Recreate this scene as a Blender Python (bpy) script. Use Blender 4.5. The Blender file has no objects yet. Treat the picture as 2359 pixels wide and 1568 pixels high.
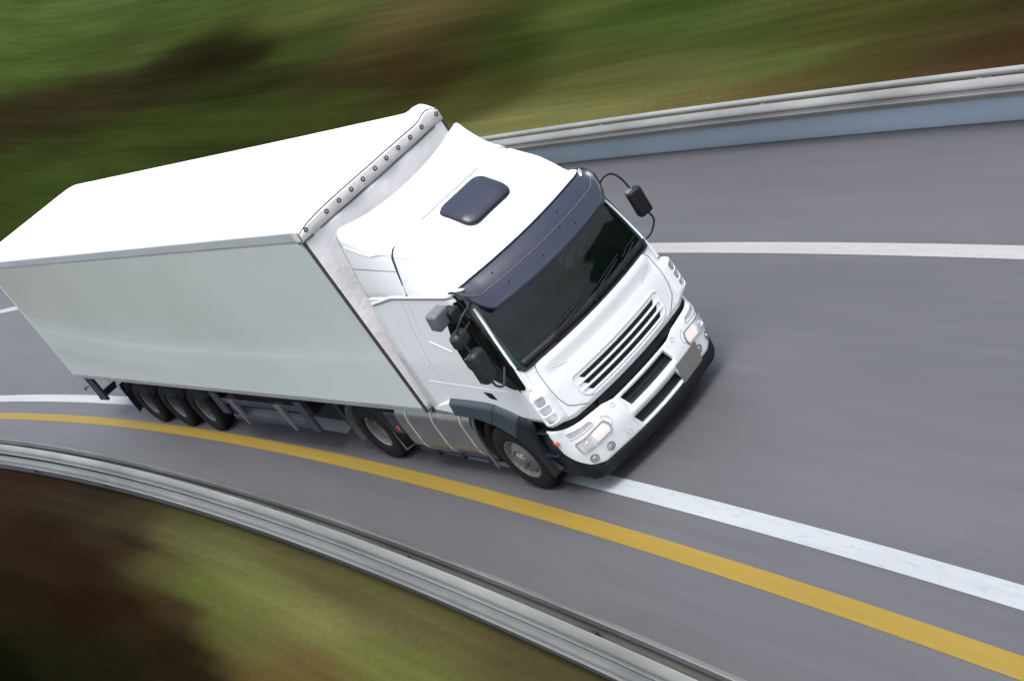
import bpy, bmesh, math, random
import numpy as np
from mathutils import Vector, Matrix
random.seed(7)
S = bpy.context.scene
COL = S.collection
# ------------------------------------------------------------------ camera, world, sun, exposure
cam_d = bpy.data.cameras.new('camera'); cam = bpy.data.objects.new('camera', cam_d); COL.objects.link(cam)
cam.location = (13.84606, -8.24242, 8.54061)
cam.rotation_euler = (1.11849454, 0.5556033, 0.84759717)
cam_d.sensor_width = 36.0; cam_d.lens = 3544.75/2359.0*36.0
cam_d.clip_start = 0.1; cam_d.clip_end = 5000
S.camera = cam
SUN_EL, SUN_AZ = 75.0, -34.0      # azimuth: compass angle the light comes from, counted from +x towards +y
w = bpy.data.worlds.new("World"); S.world = w; w.use_nodes = True
nt = w.node_tree; nt.nodes.clear()
sky = nt.nodes.new('ShaderNodeTexSky'); sky.sky_type = 'NISHITA'; sky.sun_disc = False
sky.sun_elevation = math.radians(SUN_EL); sky.sun_rotation = math.radians(90-SUN_AZ)
sky.air_density = 1.0; sky.dust_density = 4.0; sky.ozone_density = 1.0
bg = nt.nodes.new('ShaderNodeBackground'); bg.inputs['Strength'].default_value = 0.15
wo = nt.nodes.new('ShaderNodeOutputWorld')
hs = nt.nodes.new('ShaderNodeHueSaturation'); hs.inputs['Saturation'].default_value = 0.55
nt.links.new(sky.outputs[0], hs.inputs['Color']); nt.links.new(hs.outputs[0], bg.inputs['Color']); nt.links.new(bg.outputs[0], wo.inputs['Surface'])
sd = bpy.data.lights.new('sun', 'SUN'); sd.energy = 1.1; sd.angle = math.radians(25); sd.color = (1.0, 0.985, 0.96)
so_ = bpy.data.objects.new('sun', sd); COL.objects.link(so_)
_d = Vector((math.cos(math.radians(SUN_AZ))*math.cos(math.radians(SUN_EL)), math.sin(math.radians(SUN_AZ))*math.cos(math.radians(SUN_EL)), math.sin(math.radians(SUN_EL))))
so_.rotation_euler = _d.to_track_quat('Z', 'Y').to_euler(); so_.location = _d*60
S.view_settings.view_transform = 'Standard'; S.view_settings.look = 'None'
S.view_settings.gamma = 1.0; S.view_settings.exposure = 1.0
S.render.resolution_x = 1024; S.render.resolution_y = 680
try:
    S.cycles.max_bounces = 8; S.cycles.transparent_max_bounces = 12
except Exception: pass

# ------------------------------------------------------------------ materials
def s2l(c):
    c = c/255.0
    return c/12.92 if c <= 0.04045 else ((c+0.055)/1.055)**2.4
MATS = {}
def mat(name, rgb, rough=0.5, metal=0.0, coat=0.0, noise=0.0, nscale=6.0, bump=0.0, bscale=60.0, trans=0.0, emit=0.0, stretch=None, coat_rough=0.06, spec=0.5, ecol=None):
    if name in MATS: return MATS[name]
    m = bpy.data.materials.new(name); m.use_nodes = True; MATS[name] = m
    n = m.node_tree; p = n.nodes['Principled BSDF']
    p.inputs['Roughness'].default_value = rough; p.inputs['Metallic'].default_value = metal
    p.inputs['Coat Weight'].default_value = coat; p.inputs['Coat Roughness'].default_value = coat_rough
    p.inputs['Transmission Weight'].default_value = trans
    p.inputs['Specular IOR Level'].default_value = spec
    if emit:
        p.inputs['Emission Color'].default_value = tuple(ecol or rgb)+(1,); p.inputs['Emission Strength'].default_value = emit
    tc = n.nodes.new('ShaderNodeTexCoord'); mp = n.nodes.new('ShaderNodeMapping')
    n.links.new(tc.outputs['Object'], mp.inputs['Vector'])
    if stretch: mp.inputs['Scale'].default_value = stretch
    nz = n.nodes.new('ShaderNodeTexNoise'); nz.inputs['Scale'].default_value = nscale; nz.inputs['Detail'].default_value = 6; nz.inputs['Roughness'].default_value = 0.6
    n.links.new(mp.outputs[0], nz.inputs['Vector'])
    mx = n.nodes.new('ShaderNodeMix'); mx.data_type = 'RGBA'
    a = tuple(max(0, c*(1-noise)) for c in rgb)+(1,); b = tuple(min(1, c*(1+noise*0.6)) for c in rgb)+(1,)
    mx.inputs[6].default_value = a; mx.inputs[7].default_value = b
    rp = n.nodes.new('ShaderNodeMapRange'); rp.inputs[1].default_value = 0.3; rp.inputs[2].default_value = 0.7
    n.links.new(nz.outputs['Fac'], rp.inputs[0]); n.links.new(rp.outputs[0], mx.inputs[0])
    n.links.new(mx.outputs[2], p.inputs['Base Color'])
    rr = n.nodes.new('ShaderNodeMapRange'); rr.inputs[3].default_value = max(0.02, rough-0.06); rr.inputs[4].default_value = min(1, rough+0.08)
    n.links.new(nz.outputs['Fac'], rr.inputs[0]); n.links.new(rr.outputs[0], p.inputs['Roughness'])
    if bump:
        bz = n.nodes.new('ShaderNodeTexNoise'); bz.inputs['Scale'].default_value = bscale; bz.inputs['Detail'].default_value = 5
        n.links.new(mp.outputs[0], bz.inputs['Vector'])
        bp = n.nodes.new('ShaderNodeBump'); bp.inputs['Strength'].default_value = bump; bp.inputs['Distance'].default_value = 0.02
        n.links.new(bz.outputs['Fac'], bp.inputs['Height']); n.links.new(bp.outputs[0], p.inputs['Normal'])
    return m
WHITE = mat('white_paint', (0.80, 0.82, 0.83), 0.28, coat=0.6, noise=0.03, nscale=2.5)
BUMPW = mat('bumper_paint', (0.80, 0.82, 0.82), 0.32, coat=0.4, noise=0.04, nscale=4)
ROOFW = mat('trailer_roof_sheet', (0.86, 0.86, 0.85), 0.5, noise=0.03, nscale=0.8, stretch=(0.3, 1, 1))
PANEL = mat('trailer_side_panel', (0.76, 0.83, 0.785), 0.14, metal=0.08, coat=0.8, coat_rough=0.06, noise=0.05, nscale=0.5, spec=0.6)
RAILT = mat('trailer_rail_metal', (0.54, 0.58, 0.60), 0.4, metal=0.2, noise=0.08, nscale=3, stretch=(0.3, 1, 1))
TARP = mat('grey_tarpaulin', (0.78, 0.76, 0.765), 0.5, noise=0.04, nscale=4, bump=0.5, bscale=9)
TARPD = mat('tarp_strip', (0.72, 0.70, 0.68), 0.55, noise=0.12, nscale=7, bump=0.4, bscale=14)
DARK = mat('black_plastic', (0.007, 0.008, 0.011), 0.5, noise=0.3, nscale=8, spec=0.35)
SEAM = mat('panel_gap', (0.03, 0.035, 0.04), 0.7)
SEAML = mat('panel_gap_light', (0.38, 0.40, 0.42), 0.6)
GREYP = mat('blue_grey_plastic', (0.036, 0.050, 0.062), 0.42, noise=0.12, nscale=5)
BLUED = mat('dark_blue_plastic', (0.005, 0.009, 0.014), 0.5, noise=0.2, nscale=5, spec=0.35)
VISOR = mat('smoked_visor', (0.012, 0.017, 0.035), 0.26, coat=0.5, noise=0.1, nscale=3)
GLASSD = mat('dark_side_glass', (0.006, 0.007, 0.008), 0.06, coat=0.4, noise=0.1)
STEEL = mat('brushed_tank', (0.30, 0.295, 0.285), 0.34, metal=0.8, noise=0.12, nscale=3, stretch=(1, 6, 6))
STEELD = mat('tank_strap', (0.62, 0.61, 0.60), 0.35, metal=0.6, noise=0.1)
CHASSIS = mat('dirty_chassis', (0.009, 0.009, 0.013), 0.8, noise=0.4, nscale=6)
CHBLUE = mat('slate_side_guard', (0.026, 0.026, 0.044), 0.5, noise=0.3, nscale=5)
RUBBER = mat('tyre_rubber', (0.007, 0.007, 0.0075), 0.85, noise=0.4, nscale=12, bump=0.3, bscale=80, spec=0.25)
RIM = mat('rim_steel', (0.15, 0.15, 0.15), 0.42, metal=0.4, noise=0.25, nscale=9)
RIMD = mat('rim_dirty', (0.10, 0.10, 0.105), 0.55, metal=0.3, noise=0.4, nscale=14)
CHROME = mat('lamp_reflector', (0.78, 0.76, 0.76), 0.14, metal=0.9, noise=0.1, nscale=30)
LAMPW = mat('lamp_housing', (0.72, 0.70, 0.69), 0.3, metal=0.2, noise=0.15, nscale=22)
BULB = mat('lit_lamp', (0.72, 0.57, 0.53), 0.3, emit=0.24, ecol=(1.0, 0.76, 0.70), noise=0.35, nscale=30)
AMBER = mat('amber_lens', (0.62, 0.16, 0.05), 0.2, coat=0.6)
RED = mat('red_reflector', (0.55, 0.06, 0.05), 0.3)
PLATE = mat('blank_plate', (0.20, 0.188, 0.170), 0.55, noise=0.12, nscale=9, bump=0.15, bscale=25)
LOUV = mat('slot_louvre', (0.025, 0.032, 0.034), 0.5, noise=0.1)
SEATM = mat('seat_cloth', (0.05, 0.03, 0.04), 0.9, noise=0.3)
DASH = mat('dashboard_vinyl', (0.03, 0.065, 0.075), 0.6, noise=0.2)
GALV = mat('galvanised_steel', (0.40, 0.395, 0.375), 0.36, metal=0.55, noise=0.28, nscale=2.0, stretch=(0.25, 1, 1))
GALVD = mat('weathered_galvanised_steel', (0.30, 0.30, 0.28), 0.42, metal=0.5, noise=0.35, nscale=2.0, stretch=(0.2, 1, 1))
CONC = mat('blue_grey_panel', (0.42, 0.50, 0.58), 0.55, noise=0.12, nscale=1.5, stretch=(0.2, 1, 2), bump=0.1, bscale=20)

def glass_mat():
    m = bpy.data.materials.new('tinted_windscreen'); m.use_nodes = True; n = m.node_tree; n.nodes.clear()
    o = n.nodes.new('ShaderNodeOutputMaterial'); mx = n.nodes.new('ShaderNodeMixShader')
    t = n.nodes.new('ShaderNodeBsdfTransparent'); t.inputs[0].default_value = (0.24, 0.38, 0.40, 1)
    g = n.nodes.new('ShaderNodeBsdfGlossy'); g.inputs['Roughness'].default_value = 0.03
    f = n.nodes.new('ShaderNodeFresnel'); f.inputs['IOR'].default_value = 1.5
    tc = n.nodes.new('ShaderNodeTexCoord'); nz = n.nodes.new('ShaderNodeTexNoise'); nz.inputs['Scale'].default_value = 1.2
    bp = n.nodes.new('ShaderNodeBump'); bp.inputs['Strength'].default_value = 0.08; bp.inputs['Distance'].default_value = 0.1
    n.links.new(tc.outputs['Object'], nz.inputs['Vector']); n.links.new(nz.outputs['Fac'], bp.inputs['Height']); n.links.new(bp.outputs[0], g.inputs['Normal'])
    n.links.new(f.outputs[0], mx.inputs[0]); n.links.new(t.outputs[0], mx.inputs[1]); n.links.new(g.outputs[0], mx.inputs[2])
    n.links.new(mx.outputs[0], o.inputs['Surface']); return m
WGLASS = glass_mat()

# ------------------------------------------------------------------ mesh helpers
def mesh_obj(name, verts, faces, m, parent=None, smooth=True, bevel=0.0, solid=0.0, sub=0, autos=40):
    me = bpy.data.meshes.new(name); me.from_pydata([tuple(map(float, v)) for v in verts], [], faces); me.update()
    bm = bmesh.new(); bm.from_mesh(me); bmesh.ops.remove_doubles(bm, verts=bm.verts, dist=0.0004)
    bmesh.ops.recalc_face_normals(bm, faces=bm.faces); bm.to_mesh(me); bm.free()
    for ml in (m if isinstance(m, (list, tuple)) else [m]): me.materials.append(ml)
    o = bpy.data.objects.new(name, me); COL.objects.link(o)
    if parent: o.parent = parent
    if solid:
        md = o.modifiers.new('solid', 'SOLIDIFY'); md.thickness = solid; md.offset = -1
    if bevel:
        md = o.modifiers.new('bevel', 'BEVEL'); md.width = bevel; md.segments = 3; md.limit_method = 'ANGLE'; md.angle_limit = math.radians(35)
    if sub:
        md = o.modifiers.new('sub', 'SUBSURF'); md.levels = sub; md.render_levels = sub
    if smooth:
        me.shade_smooth()
        try: me.set_sharp_from_angle(angle=math.radians(autos))
        except Exception: pass
    return o
class MB:
    def __init__(s): s.v = []; s.f = []
    def add(s, vs, fs):
        k = len(s.v); s.v += [tuple(v) for v in vs]; s.f += [tuple(i+k for i in f) for f in fs]
    def box(s, x0, x1, y0, y1, z0, z1):
        s.add([(x, y, z) for x in (x0, x1) for y in (y0, y1) for z in (z0, z1)],
              [(0,1,3,2), (4,6,7,5), (0,4,5,1), (2,3,7,6), (0,2,6,4), (1,5,7,3)])
    def hexa(s, p):   # 8 points: bottom 4 ccw, top 4 ccw
        s.add(p, [(0,3,2,1), (4,5,6,7), (0,1,5,4), (1,2,6,5), (2,3,7,6), (3,0,4,7)])
    def prism(s, prof, axis, a, b):  # prof list of 2D, extruded on axis
        def P(q, t):
            return {'x': (t, q[0], q[1]), 'y': (q[0], t, q[1]), 'z': (q[0], q[1], t)}[axis]
        n = len(prof)
        s.add([P(q, a) for q in prof]+[P(q, b) for q in prof],
              [tuple(range(n)), tuple(range(2*n-1, n-1, -1))]+[(i, (i+1) % n, n+(i+1) % n, n+i) for i in range(n)])
    def tube(s, pts, r, n=8):
        pts = [Vector(p) for p in pts]; rings = []
        for i, p in enumerate(pts):
            d = (pts[min(i+1, len(pts)-1)]-pts[max(i-1, 0)]).normalized()
            u = d.cross(Vector((0, 0, 1)));
            if u.length < 0.05: u = d.cross(Vector((1, 0, 0)))
            u.normalize(); v = d.cross(u)
            rr = r[i] if isinstance(r, (list, tuple)) else r
            rings.append([p+u*math.cos(2*math.pi*k/n)*rr+v*math.sin(2*math.pi*k/n)*rr for k in range(n)])
        vs = [q for R in rings for q in R]; m = len(rings)
        fs = [(i*n+k, i*n+(k+1) % n, (i+1)*n+(k+1) % n, (i+1)*n+k) for i in range(m-1) for k in range(n)]
        fs += [tuple(range(n)), tuple((m-1)*n+k for k in range(n-1, -1, -1))]
        s.add(vs, fs)
    def grid(s, g, thick=None):   # g[i][j] points
        ni, nj = len(g), len(g[0])
        s.add([p for row in g for p in row], [(i*nj+j, i*nj+j+1, (i+1)*nj+j+1, (i+1)*nj+j) for i in range(ni-1) for j in range(nj-1)])
    def lathe(s, prof, n=48, axis='y', c=(0, 0, 0)):   # prof: (r, h)
        vs = []
        for r, h in prof:
            for k in range(n):
                a = 2*math.pi*k/n
                if axis == 'y': vs.append((c[0]+r*math.cos(a), c[1]+h, c[2]+r*math.sin(a)))
                elif axis == 'x': vs.append((c[0]+h, c[1]+r*math.cos(a), c[2]+r*math.sin(a)))
                else: vs.append((c[0]+r*math.cos(a), c[1]+r*math.sin(a), c[2]+h))
        m = len(prof)
        s.add(vs, [(i*n+k, i*n+(k+1) % n, (i+1)*n+(k+1) % n, (i+1)*n+k) for i in range(m-1) for k in range(n)])
    def build(s, name, m, parent=None, **kw): return mesh_obj(name, s.v, s.f, m, parent, **kw)
def spline(pts, n=6):
    P = [Vector(p) for p in pts]; out = []
    for i in range(len(P)-1):
        a, b, c, d = P[max(i-1, 0)], P[i], P[i+1], P[min(i+2, len(P)-1)]
        for k in range(n):
            t = k/n; out.append(0.5*((2*b)+(c-a)*t+(2*a-5*b+4*c-d)*t*t+(3*b-a-3*c+d)*t**3))
    out.append(P[-1]); return out
def interp(x, tab):
    xs = [t[0] for t in tab]; ys = [t[1] for t in tab]
    return float(np.interp(x, xs, ys))
def tag(o, label=None, cat=None, group=None, kind=None):
    if label: o['label'] = label
    if cat: o['category'] = cat
    if group: o['group'] = group
    if kind: o['kind'] = kind
    return o
def empty(name, loc=(0, 0, 0)):
    o = bpy.data.objects.new(name, None); COL.objects.link(o); o.location = loc; o.empty_display_size = 0.3; return o

# ------------------------------------------------------------------ the bend: s along the road, off across it
XC, RC = -11.5, 155.0
CY = -RC+0.42
def cur(s, off, z=0.0, RR=RC, YC=None, X0=XC):
    yc = CY if YC is None else YC
    a = s/RR
    return (X0+(RR+off)*math.sin(a), yc+(RR+off)*math.cos(a), z)
def hgt(o):
    o = np.asarray(o, float)
    a = np.clip(o-7.6, 0, None); z = 0.20*a*np.clip(a/4, 0, 1); z = np.minimum(z, 6+(z-6)*0.15)
    b = np.clip(-3.6-o, 0, None); z2 = np.maximum(-0.22*b*np.clip(b/1.5, 0, 1), -2.5)
    return z+z2
ANCH=[(-58.1,38.06,75,105,45),(-42.4,27.28,82,108,52),(-28.6,20.5,72,98,42),(-17.7,15.79,78,95,45),(-44.3,25.41,70,98,40),(-32.6,19.93,68,92,42),(-23.2,15.62,34,34,18),(-20.2,14.73,36,38,18),(-26,16.15,44,42,24),(-33.9,17.83,52,50,30),(-39.6,18.75,52,46,30),(-39.5,17.64,50,52,28),(-17.3,12.79,40,52,20),(-15.9,13.86,62,80,36),(-12.4,11.48,58,55,30),(-10.1,13.34,92,88,52),(-9.1,12.25,75,68,40),(-8.4,11.46,56,48,26),(-6.8,10.47,56,46,24),(-9.6,10.93,60,52,28),(-6.1,11.49,60,60,30),(-4.9,11.48,52,72,28),(-3.5,10.71,40,62,20),(-3.5,9.69,62,70,30),(-3.9,9.24,78,84,40),(-15.8,11.19,54,72,26),(-24.8,12.08,54,76,28),(-30.8,11.81,56,80,30),(-33.3,10.8,54,76,28),(-19.9,11.43,52,70,28),(-10.8,10.61,58,74,30),(-35.6,14.93,50,68,28),(-2.4,11.28,80,105,45),(-0.2,10.27,60,85,35),(0.9,10.6,62,92,35),(-0.6,9.88,82,95,45),(2,9.13,98,108,58),(3.5,9.53,82,108,52),(3.7,8.57,105,115,65),(5.2,9.52,78,100,45),(5.9,8.5,88,110,50),(-1.3,8.16,120,128,78),(1.8,7.88,118,125,75),(4.4,7.68,110,108,65),(0.2,8.84,105,115,60),(6.9,9.19,85,90,38),(7.7,8.07,75,80,38),(6.5,7.7,98,90,50),(8.7,8.4,72,68,38),(9.4,8.71,70,70,36),(10.5,8.2,66,50,34),(10.1,8.86,60,56,34),(11.2,7.65,74,54,40),(9.8,7.47,82,66,45),(8.6,7.38,85,80,45),(6,9.78,82,90,40),(8.6,9.24,74,80,36),(-8.8,-3.05,60,52,50),(-6.2,-3.41,56,42,38),(-2.2,-3.6,54,46,42),(-2.6,-4.63,48,34,26),(-1.7,-5.77,38,28,20),(-0.3,-6.76,16,20,8),(0.5,-6.21,28,30,16),(1,-5.31,38,24,16),(-0.1,-4.71,46,32,24),(1,-4.13,56,44,34),(0.4,-3.78,62,58,46),(2.5,-5.03,44,32,22),(3.2,-5.93,30,32,18),(4.9,-5.28,40,30,20),(4.1,-4.77,62,50,32),(6,-5.42,40,36,22),(2.9,-4.25,84,86,54),(2.2,-3.68,92,96,66),(3.7,-3.69,100,108,66),(4.3,-4.32,92,108,48),(5.1,-3.84,110,118,70),(6.2,-4.01,112,122,70),(6.2,-4.57,92,104,52),(7.4,-4.75,100,104,58),(7.9,-4.96,106,92,50),(8.6,-4.64,104,92,52),(8.4,-4.07,118,124,76),(9.8,-4.15,104,116,56),(9.7,-3.72,112,110,78),(8.2,-3.53,102,104,68),(11.2,-4,106,118,58),(11.4,-3.71,112,112,72),(12.3,-3.72,100,98,66),(13,-3.55,98,96,68),(6.2,-3.17,94,92,66)]
# ------------------------------------------------------------------ ground
def build_ground():
    offs = np.concatenate([-np.geomspace(120, 12, 14), np.arange(-11.5, -3, 0.2), np.arange(-3, 7.4, 1.0), np.arange(7.4, 45, 0.3), np.geomspace(45.5, 1500, 40)])
    ss = np.concatenate([np.arange(-470, -130, 12.0), np.arange(-130, -60, 2.0), np.arange(-60, 30, 0.6), np.arange(30, 480, 12.0)])
    per = 2*math.pi*RC
    ss = ss[(ss > -per/2) & (ss < per/2)]
    ss = np.concatenate([[-per/2], ss, [per/2]])
    A = np.array(ANCH, float)
    s_, o_ = A[:, 0], A[:, 1]
    c_ = np.vectorize(s2l)(A[:, 2:5])
    sg = np.clip(0.075*np.abs(o_), 0.38, 3.0)
    def flow(s, o):       # far bank: mowing and growth run nearly straight; near verge: along the road
        x = XC+(RC+o)*np.sin(s/RC); y = CY+(RC+o)*np.cos(s/RC); xc = np.clip(x, -120, 60)
        return np.where(o > 1, x, s), np.where(o > 1, y+0.035*xc-0.00055*xc*xc, o)
    fs_, fo_ = flow(s_, o_)
    SS, OO = np.meshgrid(ss, offs, indexing='ij')
    zz = hgt(OO)-0.02
    # gentle natural undulation away from the road
    und = 0.12*np.sin(SS*0.21+OO*0.35)*np.clip((np.abs(OO-2)-7)/6, 0, 1)+0.35*np.sin(SS*0.06+1.3)*np.sin(OO*0.13)*np.clip((OO-14)/20, 0, 1)
    zz = zz+und
    X = XC+(RC+OO)*np.sin(SS/RC); Y = CY+(RC+OO)*np.cos(SS/RC)
    ni, nj = SS.shape
    verts = np.stack([X, Y, zz], -1).reshape(-1, 3)
    idx = np.arange(ni*nj).reshape(ni, nj)
    f = np.stack([idx[:-1, :-1], idx[1:, :-1], idx[1:, 1:], idx[:-1, 1:]], -1).reshape(-1, 4)
    me = bpy.data.meshes.new('ground'); me.from_pydata(verts.tolist(), [], f.tolist())
    sv, ov = SS.reshape(-1), OO.reshape(-1)
    C = np.zeros((len(sv), 3)); Wt = np.zeros(len(sv))+1e-9
    fsv, fov = flow(sv, ov)
    base = np.array([s2l(72), s2l(88), s2l(42)])
    C += base*1e-9
    for k in range(len(s_)):
        side = (ov > 1) == (o_[k] > 1)
        d2 = ((fsv-fs_[k])/(4.2*sg[k]))**2+((fov-fo_[k])/sg[k])**2
        wk = np.where(side, 1.0/(d2+0.15)**2.2, 0)
        C += c_[k]*wk[:, None]; Wt += wk
    C /= Wt[:, None]
    C = (C.mean(1, keepdims=True)*0.24+C*0.76)*np.array([1.06, 0.96, 0.72])
    ca = me.color_attributes.new('soil', 'FLOAT_COLOR', 'POINT')
    ca.data.foreach_set('color', np.concatenate([C, np.ones((len(C), 1))], 1).astype(np.float32).ravel())
    uv = me.uv_layers.new(name='bend')
    li = np.zeros(len(me.loops), dtype=np.int32); me.loops.foreach_get('vertex_index', li)
    uv.data.foreach_set('uv', np.stack([fsv[li], fov[li]], -1).astype(np.float32).ravel())
    me.shade_smooth()
    m = bpy.data.materials.new('verge_grass'); m.use_nodes = True; n = m.node_tree; p = n.nodes['Principled BSDF']
    p.inputs['Roughness'].default_value = 0.95; p.inputs['Specular IOR Level'].default_value = 0.0
    at = n.nodes.new('ShaderNodeAttribute'); at.attribute_name = 'soil'
    u = n.nodes.new('ShaderNodeUVMap'); u.uv_map = 'bend'
    def noise(sc, det, scale):
        mp = n.nodes.new('ShaderNodeMapping'); mp.inputs['Scale'].default_value = sc; n.links.new(u.outputs[0], mp.inputs[0])
        z = n.nodes.new('ShaderNodeTexNoise'); z.inputs['Scale'].default_value = scale; z.inputs['Detail'].default_value = det; z.inputs['Roughness'].default_value = 0.62
        n.links.new(mp.outputs[0], z.inputs['Vector']); return z
    def mr(z, lo, hi, a=0.3, b=0.7):
        r = n.nodes.new('ShaderNodeMapRange'); r.inputs[1].default_value = a; r.inputs[2].default_value = b; r.inputs[3].default_value = lo; r.inputs[4].default_value = hi
        n.links.new(z.outputs['Fac'], r.inputs[0]); return r
    n1 = mr(noise((0.05, 0.9, 1), 5, 1.0), 0.72, 1.28); n2 = mr(noise((0.12, 5.0, 1), 4, 1.0), 0.86, 1.14); n3 = mr(noise((1.0, 1.0, 1), 6, 9.0), 0.90, 1.10)
    m1 = n.nodes.new('ShaderNodeMath'); m1.operation = 'MULTIPLY'; n.links.new(n1.outputs[0], m1.inputs[0]); n.links.new(n2.outputs[0], m1.inputs[1])
    m2 = n.nodes.new('ShaderNodeMath'); m2.operation = 'MULTIPLY'; n.links.new(m1.outputs[0], m2.inputs[0]); n.links.new(n3.outputs[0], m2.inputs[1])
    m3 = n.nodes.new('ShaderNodeMath'); m3.operation = 'MULTIPLY'; n.links.new(m2.outputs[0], m3.inputs[0]); m3.inputs[1].default_value = GRASS_K
    vm = n.nodes.new('ShaderNodeVectorMath'); vm.operation = 'SCALE'; n.links.new(at.outputs['Color'], vm.inputs[0]); n.links.new(m3.outputs[0], vm.inputs['Scale'])
    n.links.new(vm.outputs[0], p.inputs['Base Color'])
    bz = noise((1, 1, 1), 6, 14.0); bp = n.nodes.new('ShaderNodeBump'); bp.inputs['Strength'].default_value = 0.35; bp.inputs['Distance'].default_value = 0.03
    n.links.new(bz.outputs['Fac'], bp.inputs['Height']); n.links.new(bp.outputs[0], p.inputs['Normal'])
    me.materials.append(m)
    o = bpy.data.objects.new('ground', me); COL.objects.link(o); tag(o, 'streaky green and brown grass verge on both sides of the curving road', None, None, 'structure')

def strip(name, o0, o1, z, m, s0=-200, s1=120, ds=1.0, cross=2, kind='structure', label=None):
    n = int((s1-s0)/ds); vs = []; fs = []; uvs = []
    for i in range(n+1):
        s = s0+(s1-s0)*i/n
        for j in range(cross):
            o = o0+(o1-o0)*j/(cross-1)
            vs.append(cur(s, o, z)); uvs.append((s, o))
    for i in range(n):
        for j in range(cross-1):
            a = i*cross+j; fs.append((a, a+cross, a+cross+1, a+1))
    me = bpy.data.meshes.new(name); me.from_pydata(vs, [], fs)
    uv = me.uv_layers.new(name='bend')
    for l in me.loops: uv.data[l.index].uv = uvs[l.vertex_index]
    me.materials.append(m); me.update()
    o = bpy.data.objects.new(name, me); COL.objects.link(o); tag(o, label, None, None, kind); return o

def bend_mat(name, rgb, rough, nz=0.1, wear=0.0, spec=0.4):
    m = bpy.data.materials.new(name); m.use_nodes = True; n = m.node_tree; p = n.nodes['Principled BSDF']
    p.inputs['Roughness'].default_value = rough; p.inputs['Specular IOR Level'].default_value = spec
    u = n.nodes.new('ShaderNodeUVMap'); u.uv_map = 'bend'
    def noise(sc, det, scale, rg=0.6):
        mp = n.nodes.new('ShaderNodeMapping'); mp.inputs['Scale'].default_value = sc; n.links.new(u.outputs[0], mp.inputs[0])
        z = n.nodes.new('ShaderNodeTexNoise'); z.inputs['Scale'].default_value = scale; z.inputs['Detail'].default_value = det; z.inputs['Roughness'].default_value = rg
        n.links.new(mp.outputs[0], z.inputs['Vector']); return z
    def mr(z, lo, hi, a=0.3, b=0.7):
        r = n.nodes.new('ShaderNodeMapRange'); r.inputs[1].default_value = a; r.inputs[2].default_value = b; r.inputs[3].default_value = lo; r.inputs[4].default_value = hi
        n.links.new(z.outputs['Fac'], r.inputs[0]); return r
    a = mr(noise((0.10, 0.6, 1), 3, 1.0), 1-nz, 1+nz); b = mr(noise((0.35, 7.0, 1), 4, 1.0), 1-nz*0.7, 1+nz*0.7); c = mr(noise((1, 1, 1), 3, 55.0, 0.8), 1-nz*0.9, 1+nz*0.9)
    q = None
    for k in (a, b, c):
        if q is None: q = k; continue
        t = n.nodes.new('ShaderNodeMath'); t.operation = 'MULTIPLY'; n.links.new(q.outputs[0], t.inputs[0]); n.links.new(k.outputs[0], t.inputs[1]); q = t
    cc = n.nodes.new('ShaderNodeRGB'); cc.outputs[0].default_value = tuple(rgb)+(1,)
    vm = n.nodes.new('ShaderNodeVectorMath'); vm.operation = 'SCALE'; n.links.new(cc.outputs[0], vm.inputs[0]); n.links.new(q.outputs[0], vm.inputs['Scale'])
    src = vm.outputs[0]
    if wear:
        wz = mr(noise((0.5, 2.5, 1), 6, 7.0, 0.78), 0, wear, 0.54, 0.70)
        mx = n.nodes.new('ShaderNodeMix'); mx.data_type = 'RGBA'; n.links.new(wz.outputs[0], mx.inputs[0]); n.links.new(src, mx.inputs[6]); mx.inputs[7].default_value = (0.16, 0.16, 0.17, 1); src = mx.outputs[2]
    n.links.new(src, p.inputs['Base Color'])
    bz = noise((1, 1, 1), 3, 70.0, 0.8); bp = n.nodes.new('ShaderNodeBump'); bp.inputs['Strength'].default_value = 0.25; bp.inputs['Distance'].default_value = 0.006
    n.links.new(bz.outputs['Fac'], bp.inputs['Height']); n.links.new(bp.outputs[0], p.inputs['Normal'])
    return m
GRASS_K = 0.40
build_ground()
strip('road', -3.27, 6.45, 0.0, bend_mat('asphalt', (0.0785, 0.0785, 0.0855), 0.5, 0.095), cross=6, label='grey asphalt road curving under the lorry')
strip('edge_line_far', 3.27, 3.51, 0.004, bend_mat('white_marking', (0.30, 0.30, 0.295), 0.6, 0.08, 0.65), label='white painted line on the far lane behind the lorry')
strip('edge_line_near', -1.145, -0.905, 0.004, bend_mat('white_marking_near', (0.31, 0.335, 0.35), 0.6, 0.08, 0.6), label='white painted line running under the lorry')
strip('yellow_line', -1.77, -1.555, 0.004, bend_mat('yellow_marking', (0.215, 0.145, 0.017), 0.65, 0.10, 0.45), label='yellow painted line beside the near guard rail')

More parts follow.
